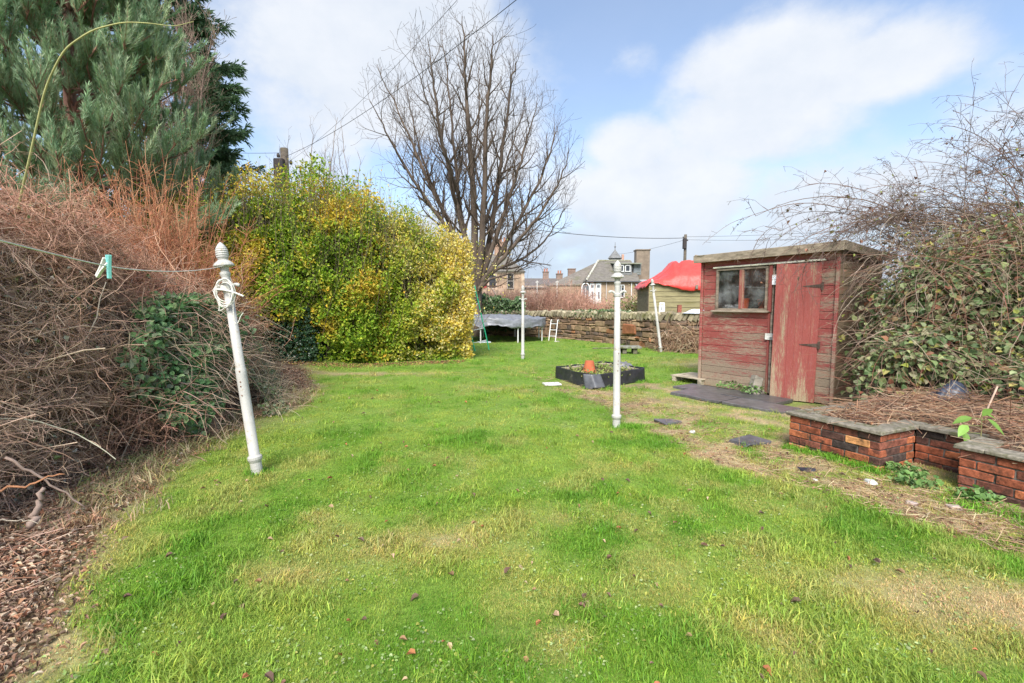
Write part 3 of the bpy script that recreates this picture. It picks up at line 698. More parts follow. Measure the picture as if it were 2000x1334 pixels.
X_ = cc[0] + (u - .5) * .55; Y_ = cc[1] + (v - .5) * .28 - .12; Z_ = .17 + .14 * np.sin(u * pi) * np.sin(v * pi) * (.4 + 1.2 * fbm(np.stack([u * 6, v * 6], -1), 5, 3))
i = (np.arange(n - 1) * n)[:, None] + np.arange(n - 1)[None]; b.add(np.stack([X_, Y_, Z_], -1), np.stack([i, i + 1, i + n + 1, i + n], -1).reshape(-1, 4), (.16, .16, .17)); b.obj('loose_sheet', M['black_sheet'], bed, world=True, smooth=True)
cen = (c0 + c2) / 2; b = B(); n = 20; u, v = np.meshgrid(np.linspace(0, 1, n), np.linspace(0, 1, n))
g = c1[None, None] + u[..., None] * (c0 - c1) * .95 + v[..., None] * (c2 - c1) * .97 + (cen - c1) * .02; g[..., 2] = .14 + .05 * fbm(g[..., :2] * 6, 2, 3)
i = (np.arange(n - 1) * n)[:, None] + np.arange(n - 1)[None]; b.add(g, np.stack([i, i + 1, i + n + 1, i + n], -1).reshape(-1, 4), (.10, .08, .05)); b.obj('bed_soil', M['ground'], bed, world=True)
po = at(1151, 727, 9.3); po = np.array([po[0], po[1], .15]); R_ = .125
b = B(); lathe(b, [(R_ * 1.12, 0), (R_ * 1.12, .05), (R_ * 1.0, .052), (R_ * .68, .235), (R_ * .66, .245), (R_ * .2, .246)], 28, col=(.46, .13, .06))
t = b.obj('terracotta_pot', M['terracotta'], loc=po, smooth=False); tag(t, 'upturned terracotta flowerpot standing in the black raised bed', 'flowerpot')
wd = at(1078, 738, 8.75); b = B(); b.box((0, 0, 0), (.32, .22, .03), .006, (.72, .70, .70), rz=.2); tag(b.obj('white_slab', M['paint'], loc=(wd[0], wd[1], .02)), 'white painted slab lying on the grass left of the raised bed', 'slab')

# ------------------------------------------------------------------ stone wall
WP = [np.array(p_) for p_ in ((-7.5, 24.6), (-3.0, 23.6), (1.7, 21.9), (3.7, 18.7), (4.95, 15.9), (6.4, 14.5), (9.5, 12.4), (13.5, 9.8))]
wall = thing('stone_wall', (WP[3][0], WP[3][1], 0), 'long brown rubble stone wall with slanting coping stones behind the lawn', 'stone wall')
rw = np.random.default_rng(20); WTOP = 1.0
sb, cb_, kb = B(), B(), B()
spal = [(.20, .13, .08), (.27, .18, .11), (.15, .10, .07), (.33, .23, .14), (.21, .15, .11), (.12, .09, .07), (.34, .16, .08)]
for si in range(len(WP) - 1):
    a, c = WP[si], WP[si + 1]; d = c - a; Ls = np.linalg.norm(d); d /= Ls; ang = atan2(d[1], d[0]); nin = np.array([-d[1], d[0]])   # away from the lawn is to the left of travel
    mi = (a + c) / 2 + nin * .24
    kb.box((mi[0], mi[1], .42), (Ls + .1, .36, 1.16), .01, (.13, .10, .07), rz=ang)
    z = -.08
    while z < WTOP - .05:
        h = min(rw.uniform(.13, .30), WTOP - z); s = -rw.uniform(0, .2)
        while s < Ls:
            L_ = rw.uniform(.14, .48) * (1 + (h > .17) * .3)
            if rw.random() < .25 and h > .16:      # two thin stones one above the other
                hs = [(0, h * .45), (h * .45, h * .55)]
            else: hs = [(0, h)]
            for z0_, hh in hs:
                cc = a + d * (s + L_ / 2) + nin * rw.uniform(.03, .07)
                sb.box((cc[0], cc[1], z + z0_ + hh / 2), (L_ - .02, .12, hh - .018), .025, np.array(spal[rw.choice(7, p=[.2, .2, .18, .14, .14, .1, .04])]) * rw.uniform(.75, 1.25), rz=ang + rw.uniform(-.06, .06), ry=rw.uniform(-.05, .05), jit=.022, rng=rw)
            s += L_
        z += h
    s = 0
    while s < Ls:
        th = rw.uniform(.09, .20); cc = a + d * (s + th / 2) + nin * .2
        cb_.box((cc[0], cc[1], WTOP + .105 + rw.uniform(-.015, .02)), (th * .92, .50 + rw.uniform(-.04, .04), .27 + rw.uniform(-.03, .05)), .02, np.array((.36, .31, .21)) * rw.uniform(.6, 1.25), rz=ang + rw.uniform(-.05, .05), ry=.55 + rw.uniform(-.12, .12), jit=.015, rng=rw)
        s += th * 1.22
sb.obj('rubble_face', M['stone'], wall, world=True); kb.obj('mortar_core', M['mortar'], wall, world=True); cb_.obj('coping_stones', M['coping'], wall, world=True)
big = (WP[3] + (WP[4] - WP[3]) * .52); dw = nz(WP[4] - WP[3])
b = B(); b.box((big[0] - .03, big[1] - .0, .62), (.72, .10, .34), .05, (.30, .12, .06), rz=atan2(dw[1], dw[0]), jit=.03, rng=rw); b.obj('large_red_stone', M['stone'], wall, world=True)['label'] = 'large rust red stone in the wall face'
# low table of slab on blocks
c = G(1226, 690); t = thing('slab_bench', (c[0], c[1], 0), 'low grey slab resting on blocks at the foot of the stone wall', 'slab bench', rz=-.1)
b = B(); b.box((0, 0, .20), (.78, .55, .055), .008, (.26, .26, .22)); b.obj('top_slab', M['concrete'], t)
for x in (-.12, .2, -.3):
    b = B(); b.box((x, 0, .085), (.13, .4, .17), .01, (.17, .15, .12)); b.obj('support_block', M['concrete'], t)
b = B(); k = 6; tubes(b, np.stack([np.linspace(0, 1.1, k), np.linspace(0, .15, k), np.full(k, .03)], -1), np.full(k, .02), 6, (.2, .17, .13), True); c = G(1175, 682); tag(b.obj('pole_on_ground', M['old_wood'], loc=(c[0] - .3, c[1], 0)), 'dark timber pole lying on the grass left of the slab bench', 'timber pole')
# jerrycan, bag and post on the wall top
wt = WP[4] * .95 + WP[3] * .05; jz = WTOP + .24
jx = at(1292, 600, 16.0); jc = np.array([jx[0], 16.15, 1.22]);
t = thing('jerrycan', (jx[0] + .03, 16.05, 1.23), 'white plastic jerrycan standing on the wall coping', 'jerrycan', rz=-.3)
b = B(); b.box((0, 0, .14), (.20, .15, .28), .03, (.78, .80, .78)); b.box((-.06, 0, .31), (.045, .10, .07), .012, (.78, .8, .78)); b.box((.07, 0, .31), (.045, .10, .07), .012, (.78, .8, .78)); b.box((0, 0, .345), (.17, .05, .03), .01, (.78, .8, .78)); b.obj('body', M['plastic'], t)
b = B(); lathe(b, [(.025, .28), (.025, .33), (.02, .335)], 12, c=(0, 0, .02), col=(.7, .72, .7)); b.obj('cap', M['plastic'], t)
b = B(); b.box((0, -.078, .15), (.03, .004, .11), .001, (.12, .14, .15)); b.obj('stripe', M['plastic'], t)
b = B(); n = 18; u, v = np.meshgrid(np.linspace(-1, 1, n), np.linspace(-1, 1, n)); z = .12 * np.clip(1 - u ** 2, 0, 1) * np.clip(1 - v ** 2, 0, 1) * (.5 + fbm(np.stack([u * 3, v * 3], -1), 3, 3)) ; i = (np.arange(n - 1) * n)[:, None] + np.arange(n - 1)[None]
b.add(np.stack([u * .5, v * .16, z], -1), np.stack([i, i + 1, i + n + 1, i + n], -1).reshape(-1, 4), (.68, .74, .80)); q = at(1368, 611, 14.9); t = b.obj('plastic_bag', M['plastic'], loc=(q[0], 15.0, 1.24), smooth=True); t.rotation_euler.z = -.7; tag(t, 'crumpled pale blue plastic bag lying on the wall beside the shed', 'bag')

# ------------------------------------------------------------------ timber store with red tarpaulin
TS = np.array([at(1267, 600, 18.0)[0], 18.0]); TW = 4.2; tz = 0.0
store = thing('timber_store', (TS[0], TS[1], 0), 'mossy overlap board shed behind the stone wall under a red tarpaulin', 'shed', rz=-.12)
b = B(); zz_ = np.linspace(.0, 2.42, 13)
for i in range(12): b.box((TW / 2, 0, (zz_[i] + zz_[i + 1]) / 2), (TW, .022, .188), .004, np.array((.31, .27, .15)) * rw.uniform(.85, 1.15), rx=.07, rz=rw.uniform(-.002, .002))
b.obj('front_boards', M['green_wood'], store)
b = B(); b.box((TW / 2, .05, 1.2), (TW - .1, .02, 2.38), .002, (.10, .08, .06)); b.obj('light_stop', M['dark'], store)  # dark backing added behind the boards so no light shows through
b, b2 = B(), B()
for i in range(12): b.box((0.0, 1.5, (zz_[i] + zz_[i + 1]) / 2), (.022, 3, .215), .004, np.array((.30, .23, .15)) * rw.uniform(.85, 1.15), ry=-.05); b2.box((TW, 1.5, (zz_[i] + zz_[i + 1]) / 2), (.022, 3, .215), .004, (.30, .23, .15), ry=.05)
b.obj('side_boards', M['green_wood'], store); b2.obj('side_boards', M['green_wood'], store)
b = B(); b.box((TW / 2, 1.5, 2.40), (TW - .1, 2.9, .04), .004, (.3, .27, .2)); b.obj('roof', M['green_wood'], store)
b = B(); n, m_ = 90, 60; u, v = np.meshgrid(np.linspace(-.18, TW + .15, n), np.linspace(-.14, 3.1, m_))
ridge = np.interp(u, [-.2, .2, .75, 1.05, 2.2, TW], [0, .12, .45, .82, .84, .70]); prof = np.clip(np.minimum((v + .14) / 1.0, (3.1 - v) / 1.2), 0, 1) ** .8
fold = (fbm(np.stack([u * 1.2 + v * .8, v * 2.2], -1), 6, 4) - .5) + .55 * (.12 - abs(fbm(np.stack([u * 1.6 - v * 1.4, v * 1.1 + u * .3], -1), 16, 3) - .5)) * 2 + .25 * (.1 - abs(fbm(np.stack([u * 4 + v * 3, v * 2.2], -1), 19, 2) - .5))
Z_ = 2.42 + ridge * prof + fold * .16 * (.3 + prof)
edge = np.clip((.0 - v) / .14, 0, 1); drop = np.interp(u, [-.2, .3, .9, 1.4, 1.9, 3, TW + .2], [.02, .10, .24, .38, .36, .34, .30]); Z_ = Z_ - drop * edge ** .7
Z_ = Z_ + .010 * np.sin(u * 17 + 9 * fbm(np.stack([u, v], -1) * 1.5, 23, 2)) * np.exp(-np.clip(v + .1, 0, 9) * 1.6) - .10 * np.exp(-((u - 1.05 - .25 * v) / .06) ** 2) * prof
sdrop = np.clip((.0 - u) / .18, 0, 1); Z_ = Z_ - .22 * sdrop
i = (np.arange(m_ - 1) * n)[:, None] + np.arange(n - 1)[None]; b.add(np.stack([u, v, Z_], -1), np.stack([i, i + 1, i + n + 1, i + n], -1).reshape(-1, 4), (.72, .075, .06))
t = b.obj('tarpaulin', M['tarp'], loc=(TS[0], TS[1], 0), smooth=True); t.rotation_euler.z = -.12; tag(t, 'bright red tarpaulin draped over the mossy timber shed', 'tarpaulin'); md = t.modifiers.new('thick', 'SOLIDIFY'); md.thickness = .01
for j, (ux, uz, c) in enumerate(((1.7, 2.05, 0),)):
    b = B(); b.box((0, 0, 0), (.10, .05, .16), .02, (.25, .2, .16)); w_ = TS + np.array([ux * cos(-.12) + .17 * sin(-.12), ux * sin(-.12) - .17 * cos(.12)]); tag(b.obj('tarp_weight', M['old_wood'], loc=(w_[0], w_[1], 2.18)), 'small brown weight tied to the lower hem of the red tarpaulin', 'weight')
b = B(); b.box((0, 0, .2), (.13, .10, .42), .008, (.30, .10, .07)); q = at(1327, 600, 15.9); tag(b.obj('brick_post', M['brick'], loc=(q[0], 15.9, 1.1)), 'short dark red post standing on the wall in front of the boards', 'post')

# ------------------------------------------------------------------ trampoline
TC = np.array([-.55, 20.3]); TR = 1.95
tr_ = thing('trampoline', (TC[0], TC[1], 0), 'round garden trampoline wrapped in a grey tarpaulin with white legs', 'trampoline')
b = B(); a = np.linspace(0, 2 * pi, 49); tubes(b, np.stack([TR * np.cos(a), TR * np.sin(a), np.full(49, .86)], -1), np.full(49, .025), 8, (.6, .6, .6)); b.obj('frame', M['plastic'], tr_, smooth=True)
b = B(); lathe(b, [(.01, .84), (TR - .15, .84), (TR - .15, .85), (.01, .85)], 48, col=(.02, .02, .02)); b.obj('mat', M['black_sheet'], tr_)
for k_ in range(8):
    a = k_ * pi / 4 + .42; b = B(); tubes(b, np.array([[(TR - .02) * cos(a), (TR - .02) * sin(a), .86], [(TR - .02) * cos(a), (TR - .02) * sin(a), -.02]]), np.full(2, .027), 8, (.72, .72, .72), True); b.obj('leg', M['plastic'], tr_)
b = B(); n, m_ = 120, 26; A2 = np.linspace(0, 2 * pi, n, endpoint=False); rad = np.concatenate([np.linspace(0, TR + .02, 17), np.full(9, TR + .05)]); hz = np.concatenate([np.zeros(17), np.linspace(0, 1, 9)])
AA, RR_ = np.meshgrid(A2, rad); HZ = np.meshgrid(A2, hz)[1]
cx_, sy_ = np.cos(AA), np.sin(AA); q3 = np.stack([cx_ * RR_ * 2.5, sy_ * RR_ * 2.5, HZ * 2], -1); f = fbm(q3, 8, 4) - .5
hang = .30 + .22 * (fbm(np.stack([cx_ * 3, sy_ * 3], -1), 14, 3) - .5) * 2
Zt = .97 + .10 * np.cos(np.clip(RR_ / TR, 0, 1) * pi / 2) + f * .24 + .10 * (.1 - abs(fbm(q3 * 1.7, 31, 3) - .5)) - HZ * hang; Rj = RR_ * (1 + 0) + HZ * (f * .22 + .03)
b.add(np.stack([cx_ * Rj, sy_ * Rj, Zt], -1), np.stack([(np.arange(m_ - 1) * n)[:, None] + np.arange(n)[None], (np.arange(m_ - 1) * n)[:, None] + (np.arange(n)[None] + 1) % n, (np.arange(m_ - 1) * n + n)[:, None] + (np.arange(n)[None] + 1) % n, (np.arange(m_ - 1) * n + n)[:, None] + np.arange(n)[None]], -1).reshape(-1, 4)[:, ::-1], (.20, .21, .235))
o = b.obj('cover', M['black_sheet'], tr_, smooth=True); md = o.modifiers.new('thick', 'SOLIDIFY'); md.thickness = .01
def ladder(base, H, W, nr, col, lean, rz, label, name='ladder', hook=True):
    t = thing(name, base, label, 'ladder', rot=(lean, 0, rz))
    for s in (-1, 1):
        b = B(); P = [[s * W / 2, 0, 0], [s * W / 2, 0, H]]
        if hook: P += [[s * W / 2, .03, H + .05], [s * W / 2, .12, H + .06], [s * W / 2, .2, H + .02]]
        tubes(b, np.array(P), np.full(len(P), .019), 8, col, True); b.obj('rail', M['plastic'], t)
    for i in range(nr):
        z = H * (i + .8) / (nr + .3); b = B(); tubes(b, np.array([[-W / 2, 0, z], [W / 2, 0, z]]), np.full(2, .013), 8, (.75, .78, .78), True); b.obj('rung', M['plastic'], t)
    return t
g = G(1077, 665); ladder((g[0], g[1] - .3, 0), .88, .30, 3, (.72, .72, .72), -.30, -.45, 'short white metal trampoline ladder leaning on the stone wall')
g = G(955, 686); ladder((g[0] - .22, g[1], 0), 2.15, .46, 5, (.03, .50, .25), -.18, 0, 'tall green ladder with pale rungs leaning behind the end of the golden hedge', 'green_ladder', False).rotation_euler = (-.10, -.21, .15)
q = at(948, 655, 19.5); b = B(); b.box((0, 0, .02), (.5, .3, .05), .01, (.65, .72, .8), rz=.2); tag(b.obj('storage_lid', M['plastic'], loc=(q[0], 18.8, 0)), 'pale blue plastic lid lying under the trampoline', 'plastic lid')
q = G(1086, 667); b = B(); b.box((0, 0, .02), (.22, .15, .04), .012, (.6, .58, .5)); tag(b.obj('pale_stone', M['concrete'], loc=(q[0], q[1] - .3, 0)), 'pale flat stone on the grass beside the small ladder', 'stone')
# ------------------------------------------------------------------ houses beyond the wall
def quad(b, pts, col=(1, 1, 1)): b.add(np.array(pts, float), np.array([list(range(len(pts)))]), col)
def slab_roof(b, pts, th, col):
    """a sloping plane with thickness: pts anticlockwise seen from above"""
    P = np.array(pts, float); n = nz(np.cross(P[1] - P[0], P[2] - P[0])); n = n if n[2] > 0 else -n; Q = P - n * th; k = len(P)
    b.add(np.concatenate([P, Q]), [np.array([list(range(k))]), np.array([list(range(k, 2 * k))[::-1]]), np.array([[i, i + k, (i + 1) % k + k, (i + 1) % k] for i in range(k)])], col)
def win(parent, x, z, w, h, y=-.0, frame=(.75, .76, .75), pane=(.03, .035, .045), bars=1, name='window', face='y'):
    b = B(); f = .07
    for c, s in (((x, y, z + h / 2), (w, .12, f)), ((x, y, z - h / 2), (w + .1, .18, f)), ((x - w / 2, y, z), (f, .12, h - f)), ((x + w / 2, y, z), (f, .12, h - f))): b.box(c, s, .005, frame)
    if bars: b.box((x, y, z), (w - f, .10, f * .8), .005, frame)
    if bars > 1: b.box((x, y + .002, z), (f * .8, .09, h - f), .005, frame)
    o = b.obj(name, M['paint'], parent)
    b = B(); b.box((x, y + .02, z), (w - f, .02, h - f), .002, pane); b.obj('pane', M['pane'], o); return o
def chim(parent, c, size, col, pots=2, potcol=(.45, .16, .08)):
    b = B(); b.box((c[0], c[1], c[2]), size, .03, col); b.box((c[0], c[1], c[2] + size[2] / 2 + .05), (size[0] + .16, size[1] + .16, .14), .03, tuple(x * .85 for x in col)); o = b.obj('chimney', M['house_stone'], parent)
    for i in range(pots):
        b = B(); x = c[0] + (i - (pots - 1) / 2) * .42; lathe(b, [(.13, 0), (.11, .45), (.14, .46), (.14, .52)], 12, c=(x, c[1], c[2] + size[2] / 2 + .12), col=potcol); b.obj('chimney_pot', M['terracotta'], o)
    return o
ST = (.34, .25, .17); SL_ = (.17, .155, .135)
# middle house: hipped slate roof at the left, gable with a big chimney at the right, dormer
YH = 48.0; ox = at(1148, 590, YH)[0]
def hx(px): return at(px, 560, YH)[0] - ox
def hz_(py): return at(1200, py, YH)[2] - 1.5
h1 = thing('stone_cottage', (ox, YH, 1.5), 'stone cottage with dormer window, white double door and broad chimney', 'house')
xw = hx(1247); ze = hz_(549); zr = hz_(503); x0 = hx(1148); xr0, xr1 = hx(1180), hx(1258); dep = 7.0
b = B(); b.box(((x0 + xw) / 2, dep / 2, ze / 2), (xw - x0, dep, ze), .02, ST)
b.add([[xw, 0, ze - .05], [xw, dep, ze - .05], [xw, dep / 2, zr], [xw - .3, 0, ze - .05], [xw - .3, dep, ze - .05], [xw - .3, dep / 2, zr]], [np.array([[0, 1, 2], [5, 4, 3]]), np.array([[0, 2, 5, 3], [2, 1, 4, 5]])], ST)
b.obj('wall', M['house_stone'], h1)
b = B(); b.box((hx(1275), 3.4, hz_(552) / 2), (hx(1300) - hx(1250), 5.5, hz_(552)), .02, (.36, .25, .19)); b.obj('side_wing', M['house_stone'], h1)
b = B(); yo = -.25
slab_roof(b, [(x0 - .2, yo, ze), (xw + .1, yo, ze), (xw + .1, dep / 2, zr), (xr0, dep / 2, zr)], .14, SL_)
slab_roof(b, [(xw + .1, dep + .2, ze), (x0 - .2, dep + .2, ze), (xr0, dep / 2, zr), (xw + .1, dep / 2, zr)], .14, SL_)
slab_roof(b, [(x0 - .2, dep + .2, ze), (x0 - .2, yo, ze), (xr0, dep / 2, zr)], .14, SL_)
ro = b.obj('roof', M['slate'], h1)
b = B(); b.box(((xr0 + xw) / 2, dep / 2, zr + .03), (xw - xr0, .22, .14), .03, (.30, .29, .22)); 
P = np.array([[x0 - .2, yo, ze + .06], [xr0, dep / 2, zr + .04]]); tubes(b, P, np.full(2, .11), 6, (.50, .48, .42)); P[:, 1] = [yo + .1, dep / 2]; 
b.obj('ridge', M['coping'], ro)
# long low roof running off to the left
xl = hx(1095); b = B(); slab_roof(b, [(xl - 1.2, -.1 + 2, hz_(556)), (x0 + .2, 2 - .1, hz_(556)), (xr0, dep / 2 + 1, zr - .1), (xr0 - .2, dep / 2 + 1, zr - .15)], .14, (.18, .16, .14))
b.obj('rear_roof', M['slate'], h1)
b = B(); b.box(((xl - 1 + x0) / 2, 4.5, hz_(558) / 2), (x0 - xl + .8, 5, hz_(558)), .02, ST); b.obj('rear_wall', M['house_stone'], h1)
chim(h1, ((hx(1271)), dep / 2, (hz_(488) + ze) / 2), (1.45, 1.0, hz_(488) - ze + .6), (.24, .19, .145), 0)
b = B(); b.box((hx(1240), dep / 2 + 2, zr + .4), (.25, .25, 1.0), .02, (.5, .3, .22)); b.obj('chimney_pot', M['terracotta'], h1)
b = B(); zd0, zd1 = hz_(536), hz_(512); b.box(((hx(1207) + hx(1238)) / 2, 1.7, (zd0 + zd1) / 2), (hx(1238) - hx(1207), 1.8, zd1 - zd0), .02, (.18, .185, .185)); dm = b.obj('dormer', M['slate'], h1)
b = B(); b.box(((hx(1204) + hx(1255)) / 2, 2.2, zd1 + .07), (hx(1255) - hx(1202), 3.2, .12), .02, (.25, .26, .2), rx=.10); b.obj('dormer_roof', M['slate'], dm)
win(dm, hx(1216), (zd0 + zd1) / 2 + .05, .42 * 1.1, .62, .78, bars=0); win(dm, hx(1229), (zd0 + zd1) / 2 + .05, .42 * 1.1, .62, .78, bars=0)
b = B(); b.box(((hx(1245) + hx(1255)) / 2, 1.9, (zd0 + zd1) / 2), (.8, 1.5, zd1 - zd0 - .1), .02, (.22, .24, .25)); b.obj('dormer_cheek', M['slate'], dm)
# doors
for i, (pa, pb) in enumerate(((1152, 1161), (1163, 1174))):
    b = B(); zt = hz_(554); b.box(((hx(pa) + hx(pb)) / 2, -.05, zt / 2 + .1), (hx(pb) - hx(pa), .08, zt - .1), .02, (.80, .82, .82)); d_ = b.obj('door', M['paint'], h1)
    b = B(); b.box(((hx(pa) + hx(pb)) / 2, -.10, zt - .28), (.30, .03, .26), .004, (.12, .14, .16)); b.obj('pane', M['pane'], d_); b = B(); b.box(((hx(pa) + hx(pb)) / 2 + .05, -.10, zt - 1.15), (.16, .03, .7), .004, (.12, .14, .16)); b.obj('pane', M['pane'], d_)
win(h1, hx(1213), hz_(569), .62, 1.25, -.03, bars=2); 
b = B(); b.box((hx(1233) + .0, -.1, ze / 2), (.09, .09, ze), .02, (.7, .7, .68)); b.obj('drainpipe', M['paint'], h1); b = B(); b.box((hx(1184), -.1, ze / 2), (.07, .07, ze), .02, (.55, .5, .48)); b.obj('drainpipe', M['paint'], h1)
b = B(); b.box(((x0 + xw) / 2, yo - .05, ze - .06), (xw - x0 + .4, .12, .11), .02, (.10, .10, .11)); b.obj('gutter', M['paint'], h1)
win(h1, hx(1246), hz_(570), .36, .95, -.12 + .7, bars=1)
b = B(); slab_roof(b, [(hx(1240), -.7, hz_(560)), (hx(1268), -.7, hz_(560)), (hx(1268), 1.0, hz_(545)), (hx(1240), 1.0, hz_(545))], .08, (.32, .33, .34)); b.obj('porch_roof', M['slate'], h1)
# arched conservatory window to the left of the door
b = B(); kx = hx(1143); k = 9; aa = np.linspace(0, pi, k); P = np.concatenate([[[kx - .38, -.3, 0]], np.stack([kx - .38 * np.cos(aa), np.full(k, -.3), hz_(562) + .45 * np.sin(aa)], -1), [[kx + .38, -.3, 0]]]); tubes(b, P, np.full(len(P), .06), 6, (.75, .76, .76)); b.box((kx, -.27, hz_(562) / 2), (.06, .06, hz_(562)), .01, (.75, .76, .76)); f_ = b.obj('arched_window', M['paint'], h1)
b = B(); b.box((kx, -.2, hz_(562) / 2 + .1), (.72, .04, hz_(562) + .35), .004, (.10, .12, .14)); b.obj('pane', M['pane'], f_)
# turret behind
q = at(1201, 500, 75); t = thing('church_turret', (q[0], 75, 1.5), 'pointed grey turret with a tall finial beyond the cottage ridge', 'turret')
b = B(); r_ = 1.15; lathe(b, [(r_ * .8, 0), (r_ * .8, at(1201, 506, 75)[2] - 1.5), (r_, at(1201, 505, 75)[2] - 1.5), (.12, at(1201, 489, 75)[2] - 1.5), (.03, at(1201, 486, 75)[2] - 1.5)], 8, col=(.2, .2, .2)); b.obj('spire', M['slate'], t)
b = B(); z0, z1 = at(1201, 489, 75)[2] - 1.5, at(1201, 473, 75)[2] - 1.5; tubes(b, np.array([[0, 0, z0], [0, 0, z1]]), np.array([.07, .03]), 6, (.2, .2, .2)); lathe(b, [(.02, z0 + .4), (.18, z0 + .55), (.02, z0 + .7)], 8, col=(.2, .2, .2)); b.obj('finial', M['iron'], t)
# left house
YL = 52.0; oxl = at(940, 590, YL)[0]
def lx(px): return at(px, 560, YL)[0] - oxl
def lz(py): return at(980, py, YL)[2] - 1.5
h2 = thing('gable_house', (oxl, YL, 1.5), 'sandstone house with slate roof, red door and outside stair behind the bare tree', 'house')
xa, xb = lx(905), lx(1023); ze, zr = lz(530), lz(489); xc0, xc1 = lx(940), lx(985)
b = B(); b.box(((xa + xb) / 2, 3.5, ze / 2), (xb - xa, 7, ze), .02, (.38, .27, .19)); b.obj('wall', M['house_stone'], h2)
b = B(); slab_roof(b, [(xa - .2, -.25, ze), (xb + .15, -.25, ze), (xc1, 3.5, zr), (xc0, 3.5, zr)], .14, SL_); slab_roof(b, [(xb + .15, 7.2, ze), (xa - .2, 7.2, ze), (xc0, 3.5, zr), (xc1, 3.5, zr)], .14, SL_)
slab_roof(b, [(xb + .15, -.25, ze), (xb + .15, 7.2, ze), (xc1, 3.5, zr)], .14, SL_); slab_roof(b, [(xa - .2, 7.2, ze), (xa - .2, -.25, ze), (xc0, 3.5, zr)], .14, SL_); b.obj('roof', M['slate'], h2)
b = B(); b.box(((xa + xb) / 2, -.05, ze - .12), (xb - xa + .1, .14, .22), .02, (.48, .40, .30)); b.box((xb - .1, -.02, ze / 2), (.35, .1, ze - .3), .02, (.50, .38, .28)); b.obj('stone_trim', M['house_stone'], h2)
chim(h2, (lx(977), 3.5, (lz(474) + zr) / 2), (1.5, .9, lz(474) - zr + .8), (.34, .22, .16), 3, (.36, .17, .11))
def door(parent, x, z0, w, h, col, hd=True):
    b = B(); b.box((x, -.02, z0 + h / 2), (w + .22, .10, h + .16), .01, (.52, .42, .33)); f = b.obj('door_frame', M['house_stone'], parent); b = B(); b.box((x, -.07, z0 + h / 2), (w, .06, h), .01, col)
    for zz in (.3, .7): b.box((x, -.105, z0 + h * zz), (w * .6, .02, h * .25), .005, tuple(c * .8 for c in col))
    b.obj('door', M['paint'], f)
door(h2, lx(945), lz(563), .75, lz(536) - lz(563), (.28, .035, .045)); door(h2, lx(962), lz(562), .72, lz(536) - lz(562), (.035, .04, .05))
win(h2, lx(997), lz(549), .68, 1.6, -.03, (.38, .34, .30), (.04, .04, .04), 1); win(h2, lx(929), lz(543), .6, 1.0, -.03, bars=1)
b = B()
for i in range(9):
    x = lx(953) + i * (lx(982) - lx(953)) / 8; tubes(b, np.array([[x, -1.1, lz(575)], [x, -1.1, lz(559)]]), np.full(2, .025), 5, (.10, .05, .04))
tubes(b, np.array([[lx(953), -1.1, lz(559)], [lx(982), -1.1, lz(559)]]), np.full(2, .035), 5, (.10, .05, .04)); tubes(b, np.array([[lx(960), -1.4, lz(562)], [lx(970), -1.4, lz(576)]]), np.full(2, .05), 5, (.4, .38, .35)); b.obj('stair_railing', M['iron'], h2)
b = B(); b.box(((lx(925) + lx(985)) / 2, -.7, lz(564) / 2), (lx(985) - lx(925), 1.3, lz(564)), .02, (.42, .30, .22)); b.obj('landing', M['house_stone'], h2)
# long terrace roof in the distance
YT = 80.0; oxt = at(1023, 560, YT)[0]
def tx(px): return at(px, 560, YT)[0] - oxt
def tz(py): return at(1060, py, YT)[2] - 1.5
h3 = thing('terrace_row', (oxt, YT, 1.5), 'long low terrace roof with small chimneys between the two houses', 'house')
b = B(); b.box(((tx(1000) + tx(1170)) / 2, 4, tz(558) / 2), (tx(1170) - tx(1000), 8, tz(558)), .02, (.36, .28, .22)); b.obj('wall', M['house_stone'], h3)
b = B(); xA, xB = tx(995), tx(1175); slab_roof(b, [(xA, -.3, tz(562)), (xB, -.3, tz(562)), (xB, 4, tz(541)), (xA, 4, tz(541))], .15, (.15, .13, .125)); slab_roof(b, [(xB, 8.3, tz(562)), (xA, 8.3, tz(562)), (xA, 4, tz(541)), (xB, 4, tz(541))], .15, (.15, .13, .125)); b.obj('roof', M['slate'], h3)
for px, w_, ht, pc in ((1069, 1.0, 532, 2), (1097, 1.1, 536, 2), (1122, 1.3, 526, 0)): chim(h3, (tx(px), 4, (tz(ht) + tz(541)) / 2 - .3), (w_, .9, tz(ht) - tz(541) + 1.2), (.24, .17, .14), pc)
for px, lb in ((1049, 'thin pale garden post standing beyond the scrub left of the others'), (1088, 'thin pale garden post standing beyond the scrub nearer the cottage')):
    q = at(px, 570, 40); b = B(); tubes(b, np.array([[0, 0, 0], [0, 0, at(px, 548, 40)[2] - 1.0]]), np.full(2, .035), 6, (.7, .68, .64), True); b.box((0, 0, at(px, 551, 40)[2] - 1.0), (.3, .05, .05), .01, (.7, .68, .64)); tag(b.obj('garden_post', M['paint'], loc=(q[0], 40, 1.0)), lb, 'post')
q = at(1163, 513, 70); 
